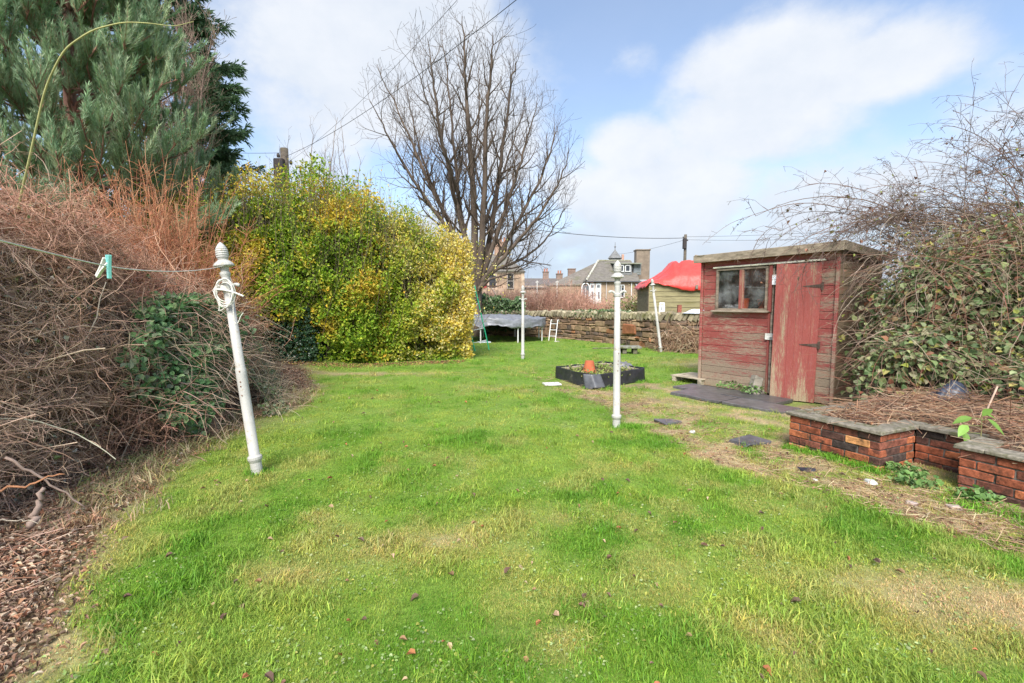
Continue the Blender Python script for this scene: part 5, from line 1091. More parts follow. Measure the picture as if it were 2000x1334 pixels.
# ------------------------------------------------------------------ left thicket
TF = np.array([[0, -3.9], [3, -3.5], [4, -3.65], [5, -3.85], [6, -3.98], [6.9, -4.1], [8.5, -4.85], [10.5, -5.9], [12, -6.6]])
def tfront(y): return np.interp(y, TF[:, 0], TF[:, 1])
def top_h(y): return np.interp(y, [1, 3, 5, 6, 7, 9, 11], [2.1, 2.45, 2.45, 1.95, 1.65, 1.5, 1.3])
def facex(y, z, rn_noise=True):
    base = tfront(y); n = (fbm(np.stack([y * 1.4, z * 1.6], -1), 44, 3) - .5)
    return base - .10 * z - .16 * np.clip(z - .9, 0, None) ** 1.6 - .25 * ss(.5, 0, z) * 0 + n * .55
def thicket(y0, y1, label, name, pal, seed, nc, leafpal, nleaf, core=(.045, .032, .022)):
    rn = np.random.default_rng(seed); t = thing(name, (tfront((y0 + y1) / 2) - .7, (y0 + y1) / 2, 0), label, 'bramble thicket')
    def patch(P, n, var=.3):      # tone changes from patch to patch of the tangle
        w = ss(.35, .65, fbm(P * .9, seed, 3))[:, None]; w2 = ss(.52, .66, fbm(P * 1.7, seed + 5, 3))[:, None]; h = len(pal) // 2
        c = pick(rn, pal[:h], n, var) * w + pick(rn, pal[h:], n, var) * (1 - w); return c * (1 - w2 * .35)
    def tz_(y): return top_h(y) * (.86 + .28 * vn(np.stack([y * 1.6, y * 0], -1), seed))
    n = nc; y = rn.uniform(y0, y1, n); z = rn.random(n) ** .85 * tz_(y); dpt = rn.random(n) ** 1.2 * .85 - .05; hole = fbm(np.stack([y * 1.7, z * 1.9], -1), seed + 2, 3); k = (hole > .44) | (dpt > .38) | (rn.random(n) < .35); y, z, dpt = y[k], z[k], dpt[k]; n = len(y)
    P0 = np.stack([facex(y, z) - dpt, y, z], -1); L = rn.uniform(.35, 1.15, n); D = rdir(rn, n) * np.array([.8, 1, .9]) + np.array([.0, 0, .25]); K = 9; S = arcs(rn, P0 - nz(D) * L[:, None] * .5, D, L, K, .35, .17); S[..., 2] = np.maximum(S[..., 2], .012)
    b = B(); tubes(b, S, (rn.random(n) ** 2.4 * .0042 + .0018)[:, None] * np.linspace(1.1, .5, K)[None], 4, patch(P0, n))
    def sprout(S, R, per, lmin, lmax, spread, k2, f0=.08):
        n = len(S); K = S.shape[1]; i = np.repeat(np.arange(n), per); f = rn.uniform(f0, 1, len(i)) * (K - 1); i0 = np.minimum(f.astype(int), K - 2); fr = (f - i0)[:, None]; p = S[i, i0] * (1 - fr) + S[i, i0 + 1] * fr; ax = nz(S[i, i0 + 1] - S[i, i0])
        T = arcs(rn, p, ax * .7 + rdir(rn, len(i)) * spread, rn.uniform(lmin, lmax, len(i)), k2, .15, .2); T[..., 2] = np.maximum(T[..., 2], .01); tubes(b, T, rn.uniform(*R, len(i))[:, None] * np.linspace(1.1, .6, k2)[None], 3, patch(p, len(i))); return T
    T = sprout(S, (.0014, .0027), 13, .06, .32, .85, 4); sprout(T, (.0012, .002), 2, .03, .14, .9, 3)
    m_ = nc // 110; y = rn.uniform(y0, y1, m_); P0 = np.stack([facex(y, y * 0 + .1) - rn.uniform(.0, .5, m_), y, np.zeros(m_)], -1); S2_ = arcs(rn, P0, np.array([-.15, 0, 1.]) + rn.normal(size=(m_, 3)) * .35, tz_(y) * rn.uniform(.6, 1.05, m_), 12, .15, .13); tubes(b, S2_, rn.uniform(.006, .012, m_)[:, None] * np.linspace(1, .3, 12)[None], 6, pick(rn, [(.34, .27, .22), (.26, .18, .14), (.42, .36, .30)], m_)); T = sprout(S2_, (.0025, .0045), 5, .2, .7, .8, 6, .3); sprout(T, (.0016, .003), 5, .06, .3, .8, 4)
    # a few long arching new canes
    m_ = nc // 45; y = rn.uniform(y0, y1, m_); z = rn.random(m_) * tz_(y) * .9; P0 = np.stack([facex(y, z) - rn.uniform(.05, .35, m_), y, z], -1); P = arcs(rn, P0, rdir(rn, m_) * np.array([.4, 1, .5]) + np.array([.05, 0, .5]), rn.uniform(.6, 1.4, m_), 14, .75, .09); P[..., 2] = np.maximum(P[..., 2], .02)
    tubes(b, P, rn.uniform(.0035, .007, m_)[:, None] * np.linspace(1, .4, 14)[None], 5, pick(rn, [(.50, .34, .26), (.42, .19, .13), (.52, .46, .36), (.24, .16, .12)], m_)); sprout(P, (.0014, .0026), 7, .04, .2, .7, 3); b.obj('canes', M['twig'], t, world=True)
    b = B(); m_ = nleaf; y = rn.uniform(y0, y1, m_); z = rn.random(m_) * tz_(y); P = np.stack([facex(y, z) - rn.uniform(-.05, .45, m_), y, z], -1); k = fbm(P * 1.8, seed + 9, 3) > .42; P = P[k]; m_ = len(P); L = rn.uniform(.018, .055, m_)
    leafs(b, P, rdir(rn, m_), rdir(rn, m_) + np.array([.5, -.3, .4]), L, L * rn.uniform(.35, .8, m_), pick(rn, leafpal, m_, .3), 0, .25, .45); b.obj('leaves', M['litter'], t, world=True)
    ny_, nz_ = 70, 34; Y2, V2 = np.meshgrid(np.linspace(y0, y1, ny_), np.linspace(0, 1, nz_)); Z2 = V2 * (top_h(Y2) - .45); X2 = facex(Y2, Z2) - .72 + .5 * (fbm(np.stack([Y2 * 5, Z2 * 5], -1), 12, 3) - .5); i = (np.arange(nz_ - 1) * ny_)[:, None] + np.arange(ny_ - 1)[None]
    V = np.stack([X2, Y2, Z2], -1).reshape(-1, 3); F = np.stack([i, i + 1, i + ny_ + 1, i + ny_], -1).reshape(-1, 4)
    V3 = V.copy().reshape(nz_, ny_, 3)[-1]; back = V3 + np.array([-1.8, 0, -.5]); cb = B(); cb.add(V, F, core); cb.add(np.concatenate([V3, back]), np.stack([np.arange(ny_ - 1), np.arange(ny_ - 1) + 1, np.arange(ny_ - 1) + 1 + ny_, np.arange(ny_ - 1) + ny_], -1), core); cb.obj('shade_core', M['litter'], t, world=True)  # dark core added to block light, coloured as the deep shade of the tangle
    n2 = nc // 3; y = rn.uniform(y0, y1, n2); dx = rn.uniform(0, 1.9, n2); z = tz_(y) - .2 - dx * .2 + rn.uniform(-.25, .25, n2); P0 = np.stack([facex(y, top_h(y)) - dx, y, z], -1); S = arcs(rn, P0, rdir(rn, n2) + np.array([0, 0, .4]), rn.uniform(.3, .9, n2), 8, .5, .15)
    b = B(); tubes(b, S, rn.uniform(.002, .005, n2)[:, None] * np.linspace(1.1, .5, 8)[None], 3, patch(P0, n2)); sprout(S, (.0014, .0026), 8, .05, .3, .8, 4); b.obj('top_tangle', M['twig'], t, world=True)
BR = [(.50, .35, .27), (.60, .44, .34), (.42, .29, .22), (.50, .27, .19), (.42, .22, .15), (.58, .34, .25)]
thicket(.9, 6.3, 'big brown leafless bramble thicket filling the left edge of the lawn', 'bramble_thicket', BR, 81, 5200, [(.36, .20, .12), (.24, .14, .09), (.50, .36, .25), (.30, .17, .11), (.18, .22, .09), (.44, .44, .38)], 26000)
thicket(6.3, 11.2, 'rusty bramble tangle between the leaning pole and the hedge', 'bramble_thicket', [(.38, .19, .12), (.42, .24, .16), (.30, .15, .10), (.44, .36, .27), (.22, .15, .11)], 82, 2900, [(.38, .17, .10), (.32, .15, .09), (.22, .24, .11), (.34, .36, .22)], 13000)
# heavier loose sticks poking out at the lower left
rl = np.random.default_rng(83)
for i, (pa, pb, Ya, Yb, r, c, lb) in enumerate((((15, 893), (166, 990), 3.0, 3.2, .008, (.42, .31, .26), 'long pale dead stick slanting down out of the bottom of the thicket'), ((-10, 960), (130, 925), 2.9, 3.1, .007, (.50, .24, .13), 'orange brown stick crossing the pale sticks at the lower left'),
        ((15, 846), (144, 896), 3.2, 3.4, .005, (.48, .30, .22), 'thin reddish stick above the orange one at the thicket foot'), ((60, 1030), (84, 950), 2.9, 3.0, .020, (.36, .27, .23), 'thick grey forked stub standing in the leaf litter'), ((-10, 1016), (80, 1018), 2.85, 2.9, .004, (.46, .40, .32), 'straight thin pale stick lying level at the left edge'))):
    A1, A2_ = at(*pa, Ya), at(*pb, Yb); k = 12; u = np.linspace(0, 1, k)[:, None]; P = A1 + (A2_ - A1) * u + rl.normal(size=(k, 3)) * .008; P[:, 2] = np.maximum(P[:, 2], .02); b = B(); tubes(b, P, np.linspace(r * 1.2, r * .6, k), 7, c, True); tag(b.obj('dead_stick', M['twig'], world=True, loc=P[0], smooth=True), lb, 'stick')
# single green cane arching over the pine
P = np.array([at(px, py, Y_) for px, py, Y_ in ((28, 450, 4.3), (40, 385, 4.3), (62, 290, 4.2), (88, 170, 4.1), (125, 95, 4.0), (180, 58, 4.0), (240, 43, 4.0), (290, 45, 4.05), (340, 52, 4.1), (378, 42, 4.15))])
P = np.concatenate([[[P[0][0] - .1, 4.35, .2]], P]); k = len(P); b = B(); u = np.linspace(0, k - 1, 60); Pm = np.stack([np.interp(u, np.arange(k), P[:, j]) for j in range(3)], -1)
for _ in range(3): Pm[1:-1] = (Pm[:-2] + 2 * Pm[1:-1] + Pm[2:]) / 4
tubes(b, Pm, np.linspace(.011, .0025, 60), 8, (.40, .40, .18)); tag(b.obj('arching_cane', M['twig'], world=True, loc=Pm[0], smooth=True), 'single long yellow green cane arching up in front of the pine', 'cane')
# ivy
def fn_ivy(rn, n):
    y = rn.normal(5.65, .62, n * 2); z = rn.uniform(.12, 1.62, n * 2); m = ((y - 5.6 - .25 * (z - .8)) / 1.15) ** 2 + ((z - .95) / .72) ** 2 + (fbm(np.stack([y * 2, z * 2], -1), 90, 3) - .5) * 1.3 < 1
    y, z = y[m][:n], z[m][:n]; x = facex(y, z) + .34 - rn.random(len(y)) ** 1.5 * .22; return np.stack([x, y, z], -1), np.tile([.75, -.55, .3], (len(y), 1))
leaf_mound('ivy', 'patch of dark green ivy climbing over the brown brambles left of the leaning pole', 'ivy', fn_ivy, 6500, [(.14, .28, .11), (.19, .34, .14), (.10, .20, .08), (.26, .38, .18), (.22, .25, .16)], .065, 91, mat='leaf', stems=900, stemcol=((.44, .33, .25), (.30, .20, .15)))
def fn_ivy2(rn, n):
    y = rn.uniform(6.2, 8.3, n); z = rn.random(n) ** 1.4 * .9; x = facex(y, z) + .12 - rn.random(n) * .22 + .15 + .50 * ss(.7, 0, z); k = fbm(np.stack([y * 3, z * 3], -1), 93, 3) > .47; return np.stack([x, y, z], -1)[k], np.tile([.75, -.55, .3], (k.sum(), 1))
leaf_mound('ivy', 'pale green ivy and weeds trailing over the lawn edge right of the leaning pole', 'ivy', fn_ivy2, 6000, [(.24, .30, .15), (.30, .34, .20), (.16, .24, .10), (.36, .32, .22)], .045, 92, stems=900, stemcol=((.42, .34, .24), (.34, .26, .18)))
# rust coloured twiggy shrub in front of the pine
def rust_shrub(cx, cy, z0, z1, R, n, seed, label, pal):
    rn = np.random.default_rng(seed); t = thing('russet_shrub', (cx, cy, 0), label, 'shrub', 'russet leafless shrubs'); a = rn.uniform(0, 2 * pi, n); ti = rn.random(n) ** .7
    D = np.stack([np.cos(a) * ti * R, np.sin(a) * ti * R * .7, (z1 - z0) * (1.05 - .55 * ti ** 2)], -1); P0 = np.array([cx, cy, z0]) + rn.normal(size=(n, 3)) * np.array([.25, .25, .12]); L = np.linalg.norm(D, axis=1) * rn.uniform(.6, 1.05, n); S = arcs(rn, P0, D, L, 9, .10, .06)
    b = B(); tubes(b, S, rn.uniform(.006, .010, n)[:, None] * np.linspace(1, .35, 9)[None], 4, pick(rn, pal, n, .2))
    k = 26; i = np.repeat(np.arange(n), k); f = rn.uniform(.12, .98, len(i)); idx = f * 8; i0 = np.minimum(idx.astype(int), 7); fr = (idx - i0)[:, None]; p = S[i, i0] * (1 - fr) + S[i, i0 + 1] * fr; ax = nz(S[i, i0 + 1] - S[i, i0]); d = nz(ax * .7 + rdir(rn, len(i)) * .8 + np.array([0, 0, .15]))
    T = arcs(rn, p, d, rn.uniform(.12, .42, len(i)) * (1.2 - .6 * f), 4, .2, .14); tubes(b, T, rn.uniform(.0022, .0036, len(i))[:, None] * np.linspace(1, .7, 4)[None], 3, pick(rn, pal, len(i), .3)); b.obj('twigs', M['twig'], t, world=True)
RU = [(.42, .18, .10), (.48, .22, .12), (.36, .14, .08), (.50, .28, .17)]
rust_shrub(-5.15, 7.0, .55, 3.35, 1.25, 420, 84, 'russet leafless shrub with fanned upright twigs in front of the pine', RU)
rust_shrub(-6.0, 7.6, .8, 3.85, 1.0, 170, 85, 'taller feathery russet shrub standing behind the fanned one', RU)
rust_shrub(-6.9, 6.6, 1.5, 3.2, .8, 90, 86, 'sparse reddish brown stems standing left of the fanned russet shrub', [(.36, .20, .15), (.30, .15, .11)])

# ------------------------------------------------------------------ right bramble bush
ELL = [((6.75, 6.75, .95), (1.75, 1.3, 1.75)), ((5.55, 5.95, .55), (1.15, .75, .72)), ((7.6, 5.9, 1.1), (1.9, 1.5, 1.65)), ((5.95, 4.9, .35), (.9, .9, .65)), ((6.0, 6.35, 1.3), (.85, .6, .95)), ((8.6, 7.4, 1.4), (2.2, 1.6, 1.8))]
def in_any(P, skip, shr):
    m = np.zeros(len(P), bool)
    for j, (c, r) in enumerate(ELL):
        if j == skip: continue
        m |= (((P - c) / (np.array(r) * shr)) ** 2).sum(1) < 1
    return m
def shed_local(P):
    d = P[:, :2] - SHL; return d[:, 0] * cos(SRZ) + d[:, 1] * sin(SRZ), -d[:, 0] * sin(SRZ) + d[:, 1] * cos(SRZ)
def outside_shed(P, m=.03):
    x, y = shed_local(P); return ~((x > -.2) & (x < SHW + m + (.14 if False else 0)) & (y > -.12) & (y < SHD + .1) & (P[:, 2] < 2.5))
def ell_pts(rn, n, shell=(.72, 1.06)):
    Ps, Ns = [], []; w = np.array([r[0] * r[2] for _, r in ELL]); w = w / w.sum()
    for j, (c, r) in enumerate(ELL):
        m = int(n * w[j]); d = rdir(rn, m); d[:, 1] = -abs(d[:, 1]) * np.where(rn.random(m) < .8, 1, -1); d[:, 2] = np.where(d[:, 2] < -.35, abs(d[:, 2]), d[:, 2]); f = rn.uniform(*shell, m) + .28 * (fbm(d * 2.5 + j * 7, 33, 3) - .5)
        P = np.array(c) + d * np.array(r) * f[:, None]; N = nz(d / np.array(r)); k = (P[:, 2] > .12) & ~in_any(P, j, .78) & outside_shed(P); Ps.append(P[k]); Ns.append(N[k])
    return np.concatenate(Ps), np.concatenate(Ns)
rn = np.random.default_rng(101)
bush = thing('bramble_bush', (6.6, 6.2, 0), 'dense green leaved bramble bush behind the planter and against the shed', 'bramble bush')
P, N = ell_pts(rn, 36000); cl = fbm(P * 2.2, 7, 3); zf = ss(2.3, 1.3, P[:, 2]); keep = rn.random(len(P)) < np.clip(ss(.34, .5, cl + .12) * (.45 + .7 * zf), 0, 1); P, N = P[keep], N[keep]; n = len(P)
pg = pick(rn, [(.19, .26, .11), (.24, .30, .14), (.13, .20, .08), (.30, .34, .16), (.34, .33, .20), (.10, .16, .06)], n, .2); po_ = pick(rn, [(.35, .38, .08), (.30, .20, .10), (.30, .13, .08), (.42, .40, .12)], n); w = (rn.random(n) < .13 + .15 * (P[:, 2] > 2.1))[:, None]
b = B(); L = rn.uniform(.045, .095, n)
leafs(b, P, nz(rdir(rn, n) + N * .3 + np.array([0, 0, -.3])), nz(N * .8 + rdir(rn, n) * .6 + np.array([0, 0, .5])), L, L * .85, np.where(w, po_, pg), 1, .14, .22); b.obj('leaves', M['leaf'], bush, world=True)
P, N = ell_pts(rn, 9500, (.7, 1.05)); n = len(P); S = arcs(rn, P, nz(rdir(rn, n) + N * .35 + np.array([-.3, 0, 0])), rn.uniform(.2, .8, n) * (1 + .5 * (P[:, 2] > 1.8)), 6, .55, .14); ok = outside_shed(S[:, -1]) & outside_shed(S[:, 3]); S = S[ok]; n = len(S); S[..., 2] = np.maximum(S[..., 2], .2)
b = B(); tubes(b, S, rn.uniform(.0018, .0042, n)[:, None] * np.linspace(1.1, .6, 6)[None], 3, pick(rn, [(.32, .24, .18), (.26, .17, .12), (.18, .12, .09), (.40, .32, .25), (.24, .11, .08)], n, .25))
# pale canes trailing across the side wall of the shed
c0_ = np.array([[5.75, 6.9, 2.1]]); m_ = 90; P0 = c0_ + rn.normal(size=(m_, 3)) * np.array([.3, .25, .35]); P0 = P0[outside_shed(P0, .1)]; m_ = len(P0)
S = arcs(rn, P0, rn.normal(size=(m_, 3)) * np.array([.5, .35, .5]) + np.array([-.75, -.35, -.05]), rn.uniform(.35, 1.0, m_), 9, .5, .12); ok = outside_shed(S.reshape(-1, 3), .05).reshape(m_, 9).all(1); S = S[ok]
tubes(b, S, rn.uniform(.0025, .005, len(S))[:, None] * np.linspace(1, .4, 9)[None], 4, pick(rn, [(.42, .34, .27), (.34, .26, .20)], len(S)))
b.obj('stems', M['twig'], bush, world=True)
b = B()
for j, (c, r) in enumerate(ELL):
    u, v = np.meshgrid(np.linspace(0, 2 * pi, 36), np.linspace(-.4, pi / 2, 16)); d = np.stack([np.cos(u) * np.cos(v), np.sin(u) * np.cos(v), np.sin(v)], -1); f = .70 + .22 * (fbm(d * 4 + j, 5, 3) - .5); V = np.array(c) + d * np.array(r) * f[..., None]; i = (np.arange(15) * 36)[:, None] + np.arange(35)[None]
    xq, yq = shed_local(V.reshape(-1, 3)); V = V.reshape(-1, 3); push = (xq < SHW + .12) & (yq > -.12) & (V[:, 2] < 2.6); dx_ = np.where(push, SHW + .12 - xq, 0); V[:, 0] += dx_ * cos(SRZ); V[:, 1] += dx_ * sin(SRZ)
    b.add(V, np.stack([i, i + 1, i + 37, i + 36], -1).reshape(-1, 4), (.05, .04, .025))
b.obj('shade_core', M['litter'], bush, world=True, smooth=True)  # dark shells added behind the leaves, shade put into their colour
# bare arching briars against the sky
br = thing('bare_briar', (8.2, 7.4, 0), 'leafless thorny briar arching over the shed roof into the sky', 'briar'); rn = np.random.default_rng(111); b = B()
m_ = 150; P0 = np.stack([rn.uniform(6.2, 10.8, m_), rn.uniform(6.6, 8.6, m_), rn.uniform(1.8, 2.8, m_)], -1); hgt_f = ss(5.5, 10.5, P0[:, 0])
D = np.stack([rn.uniform(-1.3, -.1, m_), rn.uniform(-.35, .35, m_), rn.uniform(.25, .9, m_) + .8 * hgt_f], -1); Lc = rn.uniform(1.1, 2.3, m_) + 1.7 * hgt_f; q_ = 60; P0[:q_] = np.stack([rn.uniform(5.9, 7.4, q_), rn.uniform(6.9, 8.3, q_), rn.uniform(2.5, 2.8, q_)], -1); D[:q_] = np.stack([np.full(q_, -1.), rn.uniform(-.25, .25, q_), rn.uniform(.2, .75, q_)], -1); Lc[:q_] = rn.uniform(1.4, 3.1, q_); S = arcs(rn, P0, D, Lc, 16, .75, .05)
S[..., 2] = np.maximum(S[..., 2], 2.46 + 0 * S[..., 2]) if False else S[..., 2]
okm = outside_shed(S.reshape(-1, 3)).reshape(m_, 16).all(1) & (S[:, :, 0] / S[:, :, 1] > .47).all(1); S = S[okm]; m_ = len(S)
tubes(b, S, rn.uniform(.005, .011, m_)[:, None] * np.linspace(1, .3, 16)[None], 5, pick(rn, [(.16, .11, .09), (.22, .15, .12), (.12, .09, .08)], m_))
k = 15; i = np.repeat(np.arange(m_), k); f = rn.uniform(.1, 1, len(i)); idx = f * 15; i0 = np.minimum(idx.astype(int), 14); fr = (idx - i0)[:, None]; p = S[i, i0] * (1 - fr) + S[i, i0 + 1] * fr; ax = nz(S[i, i0 + 1] - S[i, i0]); d = nz(ax * .8 + rdir(rn, len(i)) * .75 + np.array([0, 0, .1]))
T = arcs(rn, p, d, rn.uniform(.15, .75, len(i)), 6, .35, .13); ok = outside_shed(T.reshape(-1, 3)).reshape(-1, 6).all(1); T = T[ok]; tubes(b, T, rn.uniform(.0022, .004, len(T))[:, None] * np.linspace(1.1, .55, 6)[None], 3, pick(rn, [(.18, .12, .10), (.13, .09, .08)], len(T)))
k = 5; i = np.repeat(np.arange(len(T)), k); f = rn.uniform(.2, 1, len(i)); idx = f * 5; i0 = np.minimum(idx.astype(int), 4); fr = (idx - i0)[:, None]; p = T[i, i0] * (1 - fr) + T[i, i0 + 1] * fr; T2 = arcs(rn, p, rdir(rn, len(i)), rn.uniform(.03, .16, len(i)), 3, .1, .1)
ok = outside_shed(T2.reshape(-1, 3)).reshape(-1, 3).all(1); T2 = T2[ok]; tubes(b, T2, rn.uniform(.0018, .003, len(T2))[:, None] * np.ones((1, 3)), 3, pick(rn, [(.15, .11, .09)], len(T2))); b.obj('canes', M['twig'], br, world=True)
b = B(); n = 420; i = rn.integers(0, len(T), n); p = T[i, rn.integers(0, 6, n)]; k = p[:, 2] < 4.2; p = p[k]; n = len(p); L = rn.uniform(.03, .07, n); leafs(b, p, rdir(rn, n), rdir(rn, n), L, L * .75, pick(rn, [(.30, .34, .06), (.16, .13, .08), (.28, .14, .09)], n, .3), 1); b.obj('leaves', M['leaf'], br, world=True)

# dry clippings lying in the planter
rn = np.random.default_rng(121); xy, s_, t_ = in_planter(5200, rn); n = len(xy); z = .31 + .06 * t_ + rn.random(n) ** 2 * .12; P0 = np.concatenate([xy, z[:, None]], 1)
S = arcs(rn, P0, rdir(rn, n) * np.array([1, 1, .22]), rn.uniform(.08, .38, n), 4, .1, .1); S[..., 2] = np.maximum(S[..., 2], .27); b = B(); tubes(b, S, rn.uniform(.0014, .0036, n)[:, None] * np.ones((1, 4)), 3, pick(rn, [(.42, .28, .19), (.50, .36, .25), (.30, .17, .11), (.38, .20, .12), (.22, .14, .10)], n, .25))
xy, s_, t_ = in_planter(1700, rn); n = len(xy); P = np.concatenate([xy, (.31 + .05 * t_ + rn.random(n) * .05)[:, None]], 1); L = rn.uniform(.03, .07, n); leafs(b, P, rdir(rn, n) * np.array([1, 1, .3]), rdir(rn, n) * .5 + np.array([0, 0, 1.]), L, L * .5, pick(rn, [(.32, .17, .10), (.22, .12, .08), (.44, .32, .20)], n), 0, .25, .4)
tag(b.obj('dry_clippings', M['litter'], world=True, loc=(P0[0, 0], P0[0, 1], .26)), 'dry brown twigs and dead leaves covering the planter bed', 'plant litter', kind='stuff')
# young plant with large leaves in front of the recess, stick, dark bag
q = G(1885, 930); t = thing('sapling', (q[0] + .05, q[1], -.02), 'young plant with large fresh green leaves growing beside the brick planter', 'plant'); rn = np.random.default_rng(7); b = B()
k = 10; u = np.linspace(0, 1, k); tipz = .58; st_ = np.stack([.03 * np.sin(u * 3), -.05 * u, u * tipz], -1); tubes(b, st_, np.linspace(.006, .003, k), 6, (.28, .26, .12)); b.obj('stem', M['twig'], t)
b = B(); LD = [(-.16, -.05, .50, (-.9, -.3, -.5)), (-.10, -.02, .56, (-.8, .2, -.2)), (.01, 0, .57, (.2, -.3, .6)), (.06, .03, .58, (.9, -.1, -.2)), (.03, -.03, .55, (.5, -.6, -.7)), (-.13, 0, .43, (-.3, -.6, -.8)), (.0, .02, .30, (.6, -.4, -.5)), (-.02, 0, .22, (-.8, -.3, -.5))]
for x, y, z, d in LD:
    C0 = np.array([[x, y - .05, z]]); d = nz(np.array([d])); L = rn.uniform(.10, .15); Pn = [C0 + d * L * f_ + np.array([[0, 0, -.03 * f_ ** 2]]) for f_ in np.linspace(0, 1, 6)]; sd = nz(np.cross(d, [[.1, -.5, .9]])); W = L * .52 * np.array([.12, .75, 1, .85, .5, .02]) / 2
    V = np.concatenate([np.concatenate([p_ - sd * w_ + [0, 0, .2 * w_], p_, p_ + sd * w_ + [0, 0, .2 * w_]]) for p_, w_ in zip(Pn, W)]); F = np.array([[i * 3 + j, i * 3 + j + 1, i * 3 + j + 4, i * 3 + j + 3] for i in range(5) for j in range(2)]); b.add(V, F, np.array([.20, .36, .07]) * rn.uniform(.7, 1.2)); sx_ = np.array([0.02 * np.sin(3 * z / tipz), -.05 * z / tipz, z - .02]); tubes(b, np.array([sx_, C0[0]]), np.array([.003, .002]), 4, (.25, .30, .10))
b.obj('leaves', M['leaf'], t)
A1, A2_ = at(1822, 915, 4.35), at(1781, 833, 4.45); b = B(); P = A1 + (A2_ - A1) * np.linspace(0, 1, 8)[:, None]; P[:, 0] += .01 * np.sin(np.arange(8)); tubes(b, P, np.linspace(.008, .006, 8), 7, (.50, .33, .24), True); tag(b.obj('cut_stick', M['twig'], world=True, loc=P[0], smooth=True), 'pale cut stick leaning in the recess of the brick planter', 'stick')
A1, A2_ = at(1910, 840, 4.5), at(1948, 755, 4.6); b = B(); P = A1 + (A2_ - A1) * np.linspace(0, 1, 8)[:, None]; tubes(b, P, np.linspace(.007, .009, 8), 7, (.50, .36, .28), True); tag(b.obj('cut_stick', M['twig'], world=True, loc=P[0], smooth=True), 'pale cut stick standing up out of the planter bed', 'stick')
b = B(); n = 22; u, v = np.meshgrid(np.linspace(-1, 1, n), np.linspace(-1, 1, n)); z = np.clip(1 - u ** 2, 0, 1) * np.clip(1 - v ** 2, 0, 1) * (.05 + .22 * fbm(np.stack([u * 3, v * 3], -1), 13, 4)); i = (np.arange(n - 1) * n)[:, None] + np.arange(n - 1)[None]; b.add(np.stack([u * .24, v * .14, z], -1), np.stack([i, i + 1, i + n + 1, i + n], -1).reshape(-1, 4), (.05, .06, .09)); q = at(1858, 790, 5.3); tag(b.obj('black_bag', M['black_sheet'], loc=(q[0], 5.3, .44), smooth=True), 'crumpled black plastic sheet caught under the brambles in the planter', 'plastic sheet')
def fn_wd(cx, cy, r, h):
    def f(rn, n):
        a = rn.uniform(0, 6.28, n); q = rn.random(n) ** .6 * r; return np.stack([cx + np.cos(a) * q, cy + np.sin(a) * q * .7, rn.random(n) * h * (1 - q / r * .6) + .01], -1), np.tile([0, -.2, 1.], (n, 1))
    return f
WG = [(.16, .30, .08), (.22, .36, .12), (.12, .22, .07)]
for px, py, r, h, n, lb in ((1765, 925, .17, .10, 110, 'small green weed at the near corner of the brick planter'), (1790, 945, .22, .07, 120, 'low green weed in the recess of the brick planter'), (1905, 975, .16, .10, 110, 'bright green weed at the foot of the right brick pier'),
                            (1440, 800, .30, .10, 120, 'green weed growing along the foot of the shed front'), (1480, 778, .2, .16, 130, 'ivy sprig growing over the wood block by the shed door')):
    q = G(px, py); 
    if px == 1480: q = L2W(1.22, -.30)
    if px == 1440: q = L2W(.75, -.12)
    leaf_mound('weed', lb, 'weed', fn_wd(q[0], q[1], r, h), n, WG, .05, px, mat='leaf', kind=1, loc=(q[0], q[1], 0))
# weeds in the raised bed
cb0 = (c0 + c2) / 2
def fn_bed(rn, n):
    u, v = rn.random(n), rn.random(n); p = c1[None] + u[:, None] * (c0 - c1) * .9 + v[:, None] * (c2 - c1) * .9; p[:, 2] = .17 + rn.random(n) * .12 * (fbm(p[:, :2] * 5, 4, 2) > .45); return p, np.tile([0, -.3, 1.], (n, 1))
leaf_mound('bed_weeds', 'yellow green weeds growing around the flowerpot in the raised bed', 'weeds', fn_bed, 1100, [(.26, .32, .08), (.18, .26, .06), (.36, .34, .14)], .05, 131, mat='leaf')

# ------------------------------------------------------------------ scrub behind the wall, ivy on the wall
def scrub(cx, cy, w, h, seed, label, n=420):
    rn = np.random.default_rng(seed); z0 = float(hgt(cx, cy)); t = thing('red_scrub', (cx, cy, z0), label, 'shrub', 'leafless reddish scrub bushes behind the stone wall'); P0 = np.stack([cx + rn.normal(size=n) * w * .45, cy + rn.normal(size=n) * .7, np.full(n, z0) + rn.random(n) * h * .4], -1)
    S = arcs(rn, P0, rn.normal(size=(n, 3)) * np.array([.38, .38, .2]) + np.array([0, 0, 1.]), rn.uniform(.5, 1.0, n) * h * .85, 6, .12, .09); b = B(); tubes(b, S, rn.uniform(.006, .012, n)[:, None] * np.linspace(1, .4, 6)[None], 3, pick(rn, [(.50, .27, .20), (.56, .33, .25), (.42, .22, .17), (.60, .42, .32)], n, .25))
    k = 9; i = np.repeat(np.arange(n), k); f = rn.integers(1, 6, len(i)); p = S[i, f]; T = arcs(rn, p, rdir(rn, len(i)) + np.array([0, 0, .7]), rn.uniform(.15, .5, len(i)), 4, .1, .15); tubes(b, T, rn.uniform(.004, .006, len(i))[:, None] * np.ones((1, 4)), 3, pick(rn, [(.54, .30, .23), (.60, .36, .28), (.44, .26, .20)], len(i), .3)); b.obj('twigs', M['twig'], t, world=True)
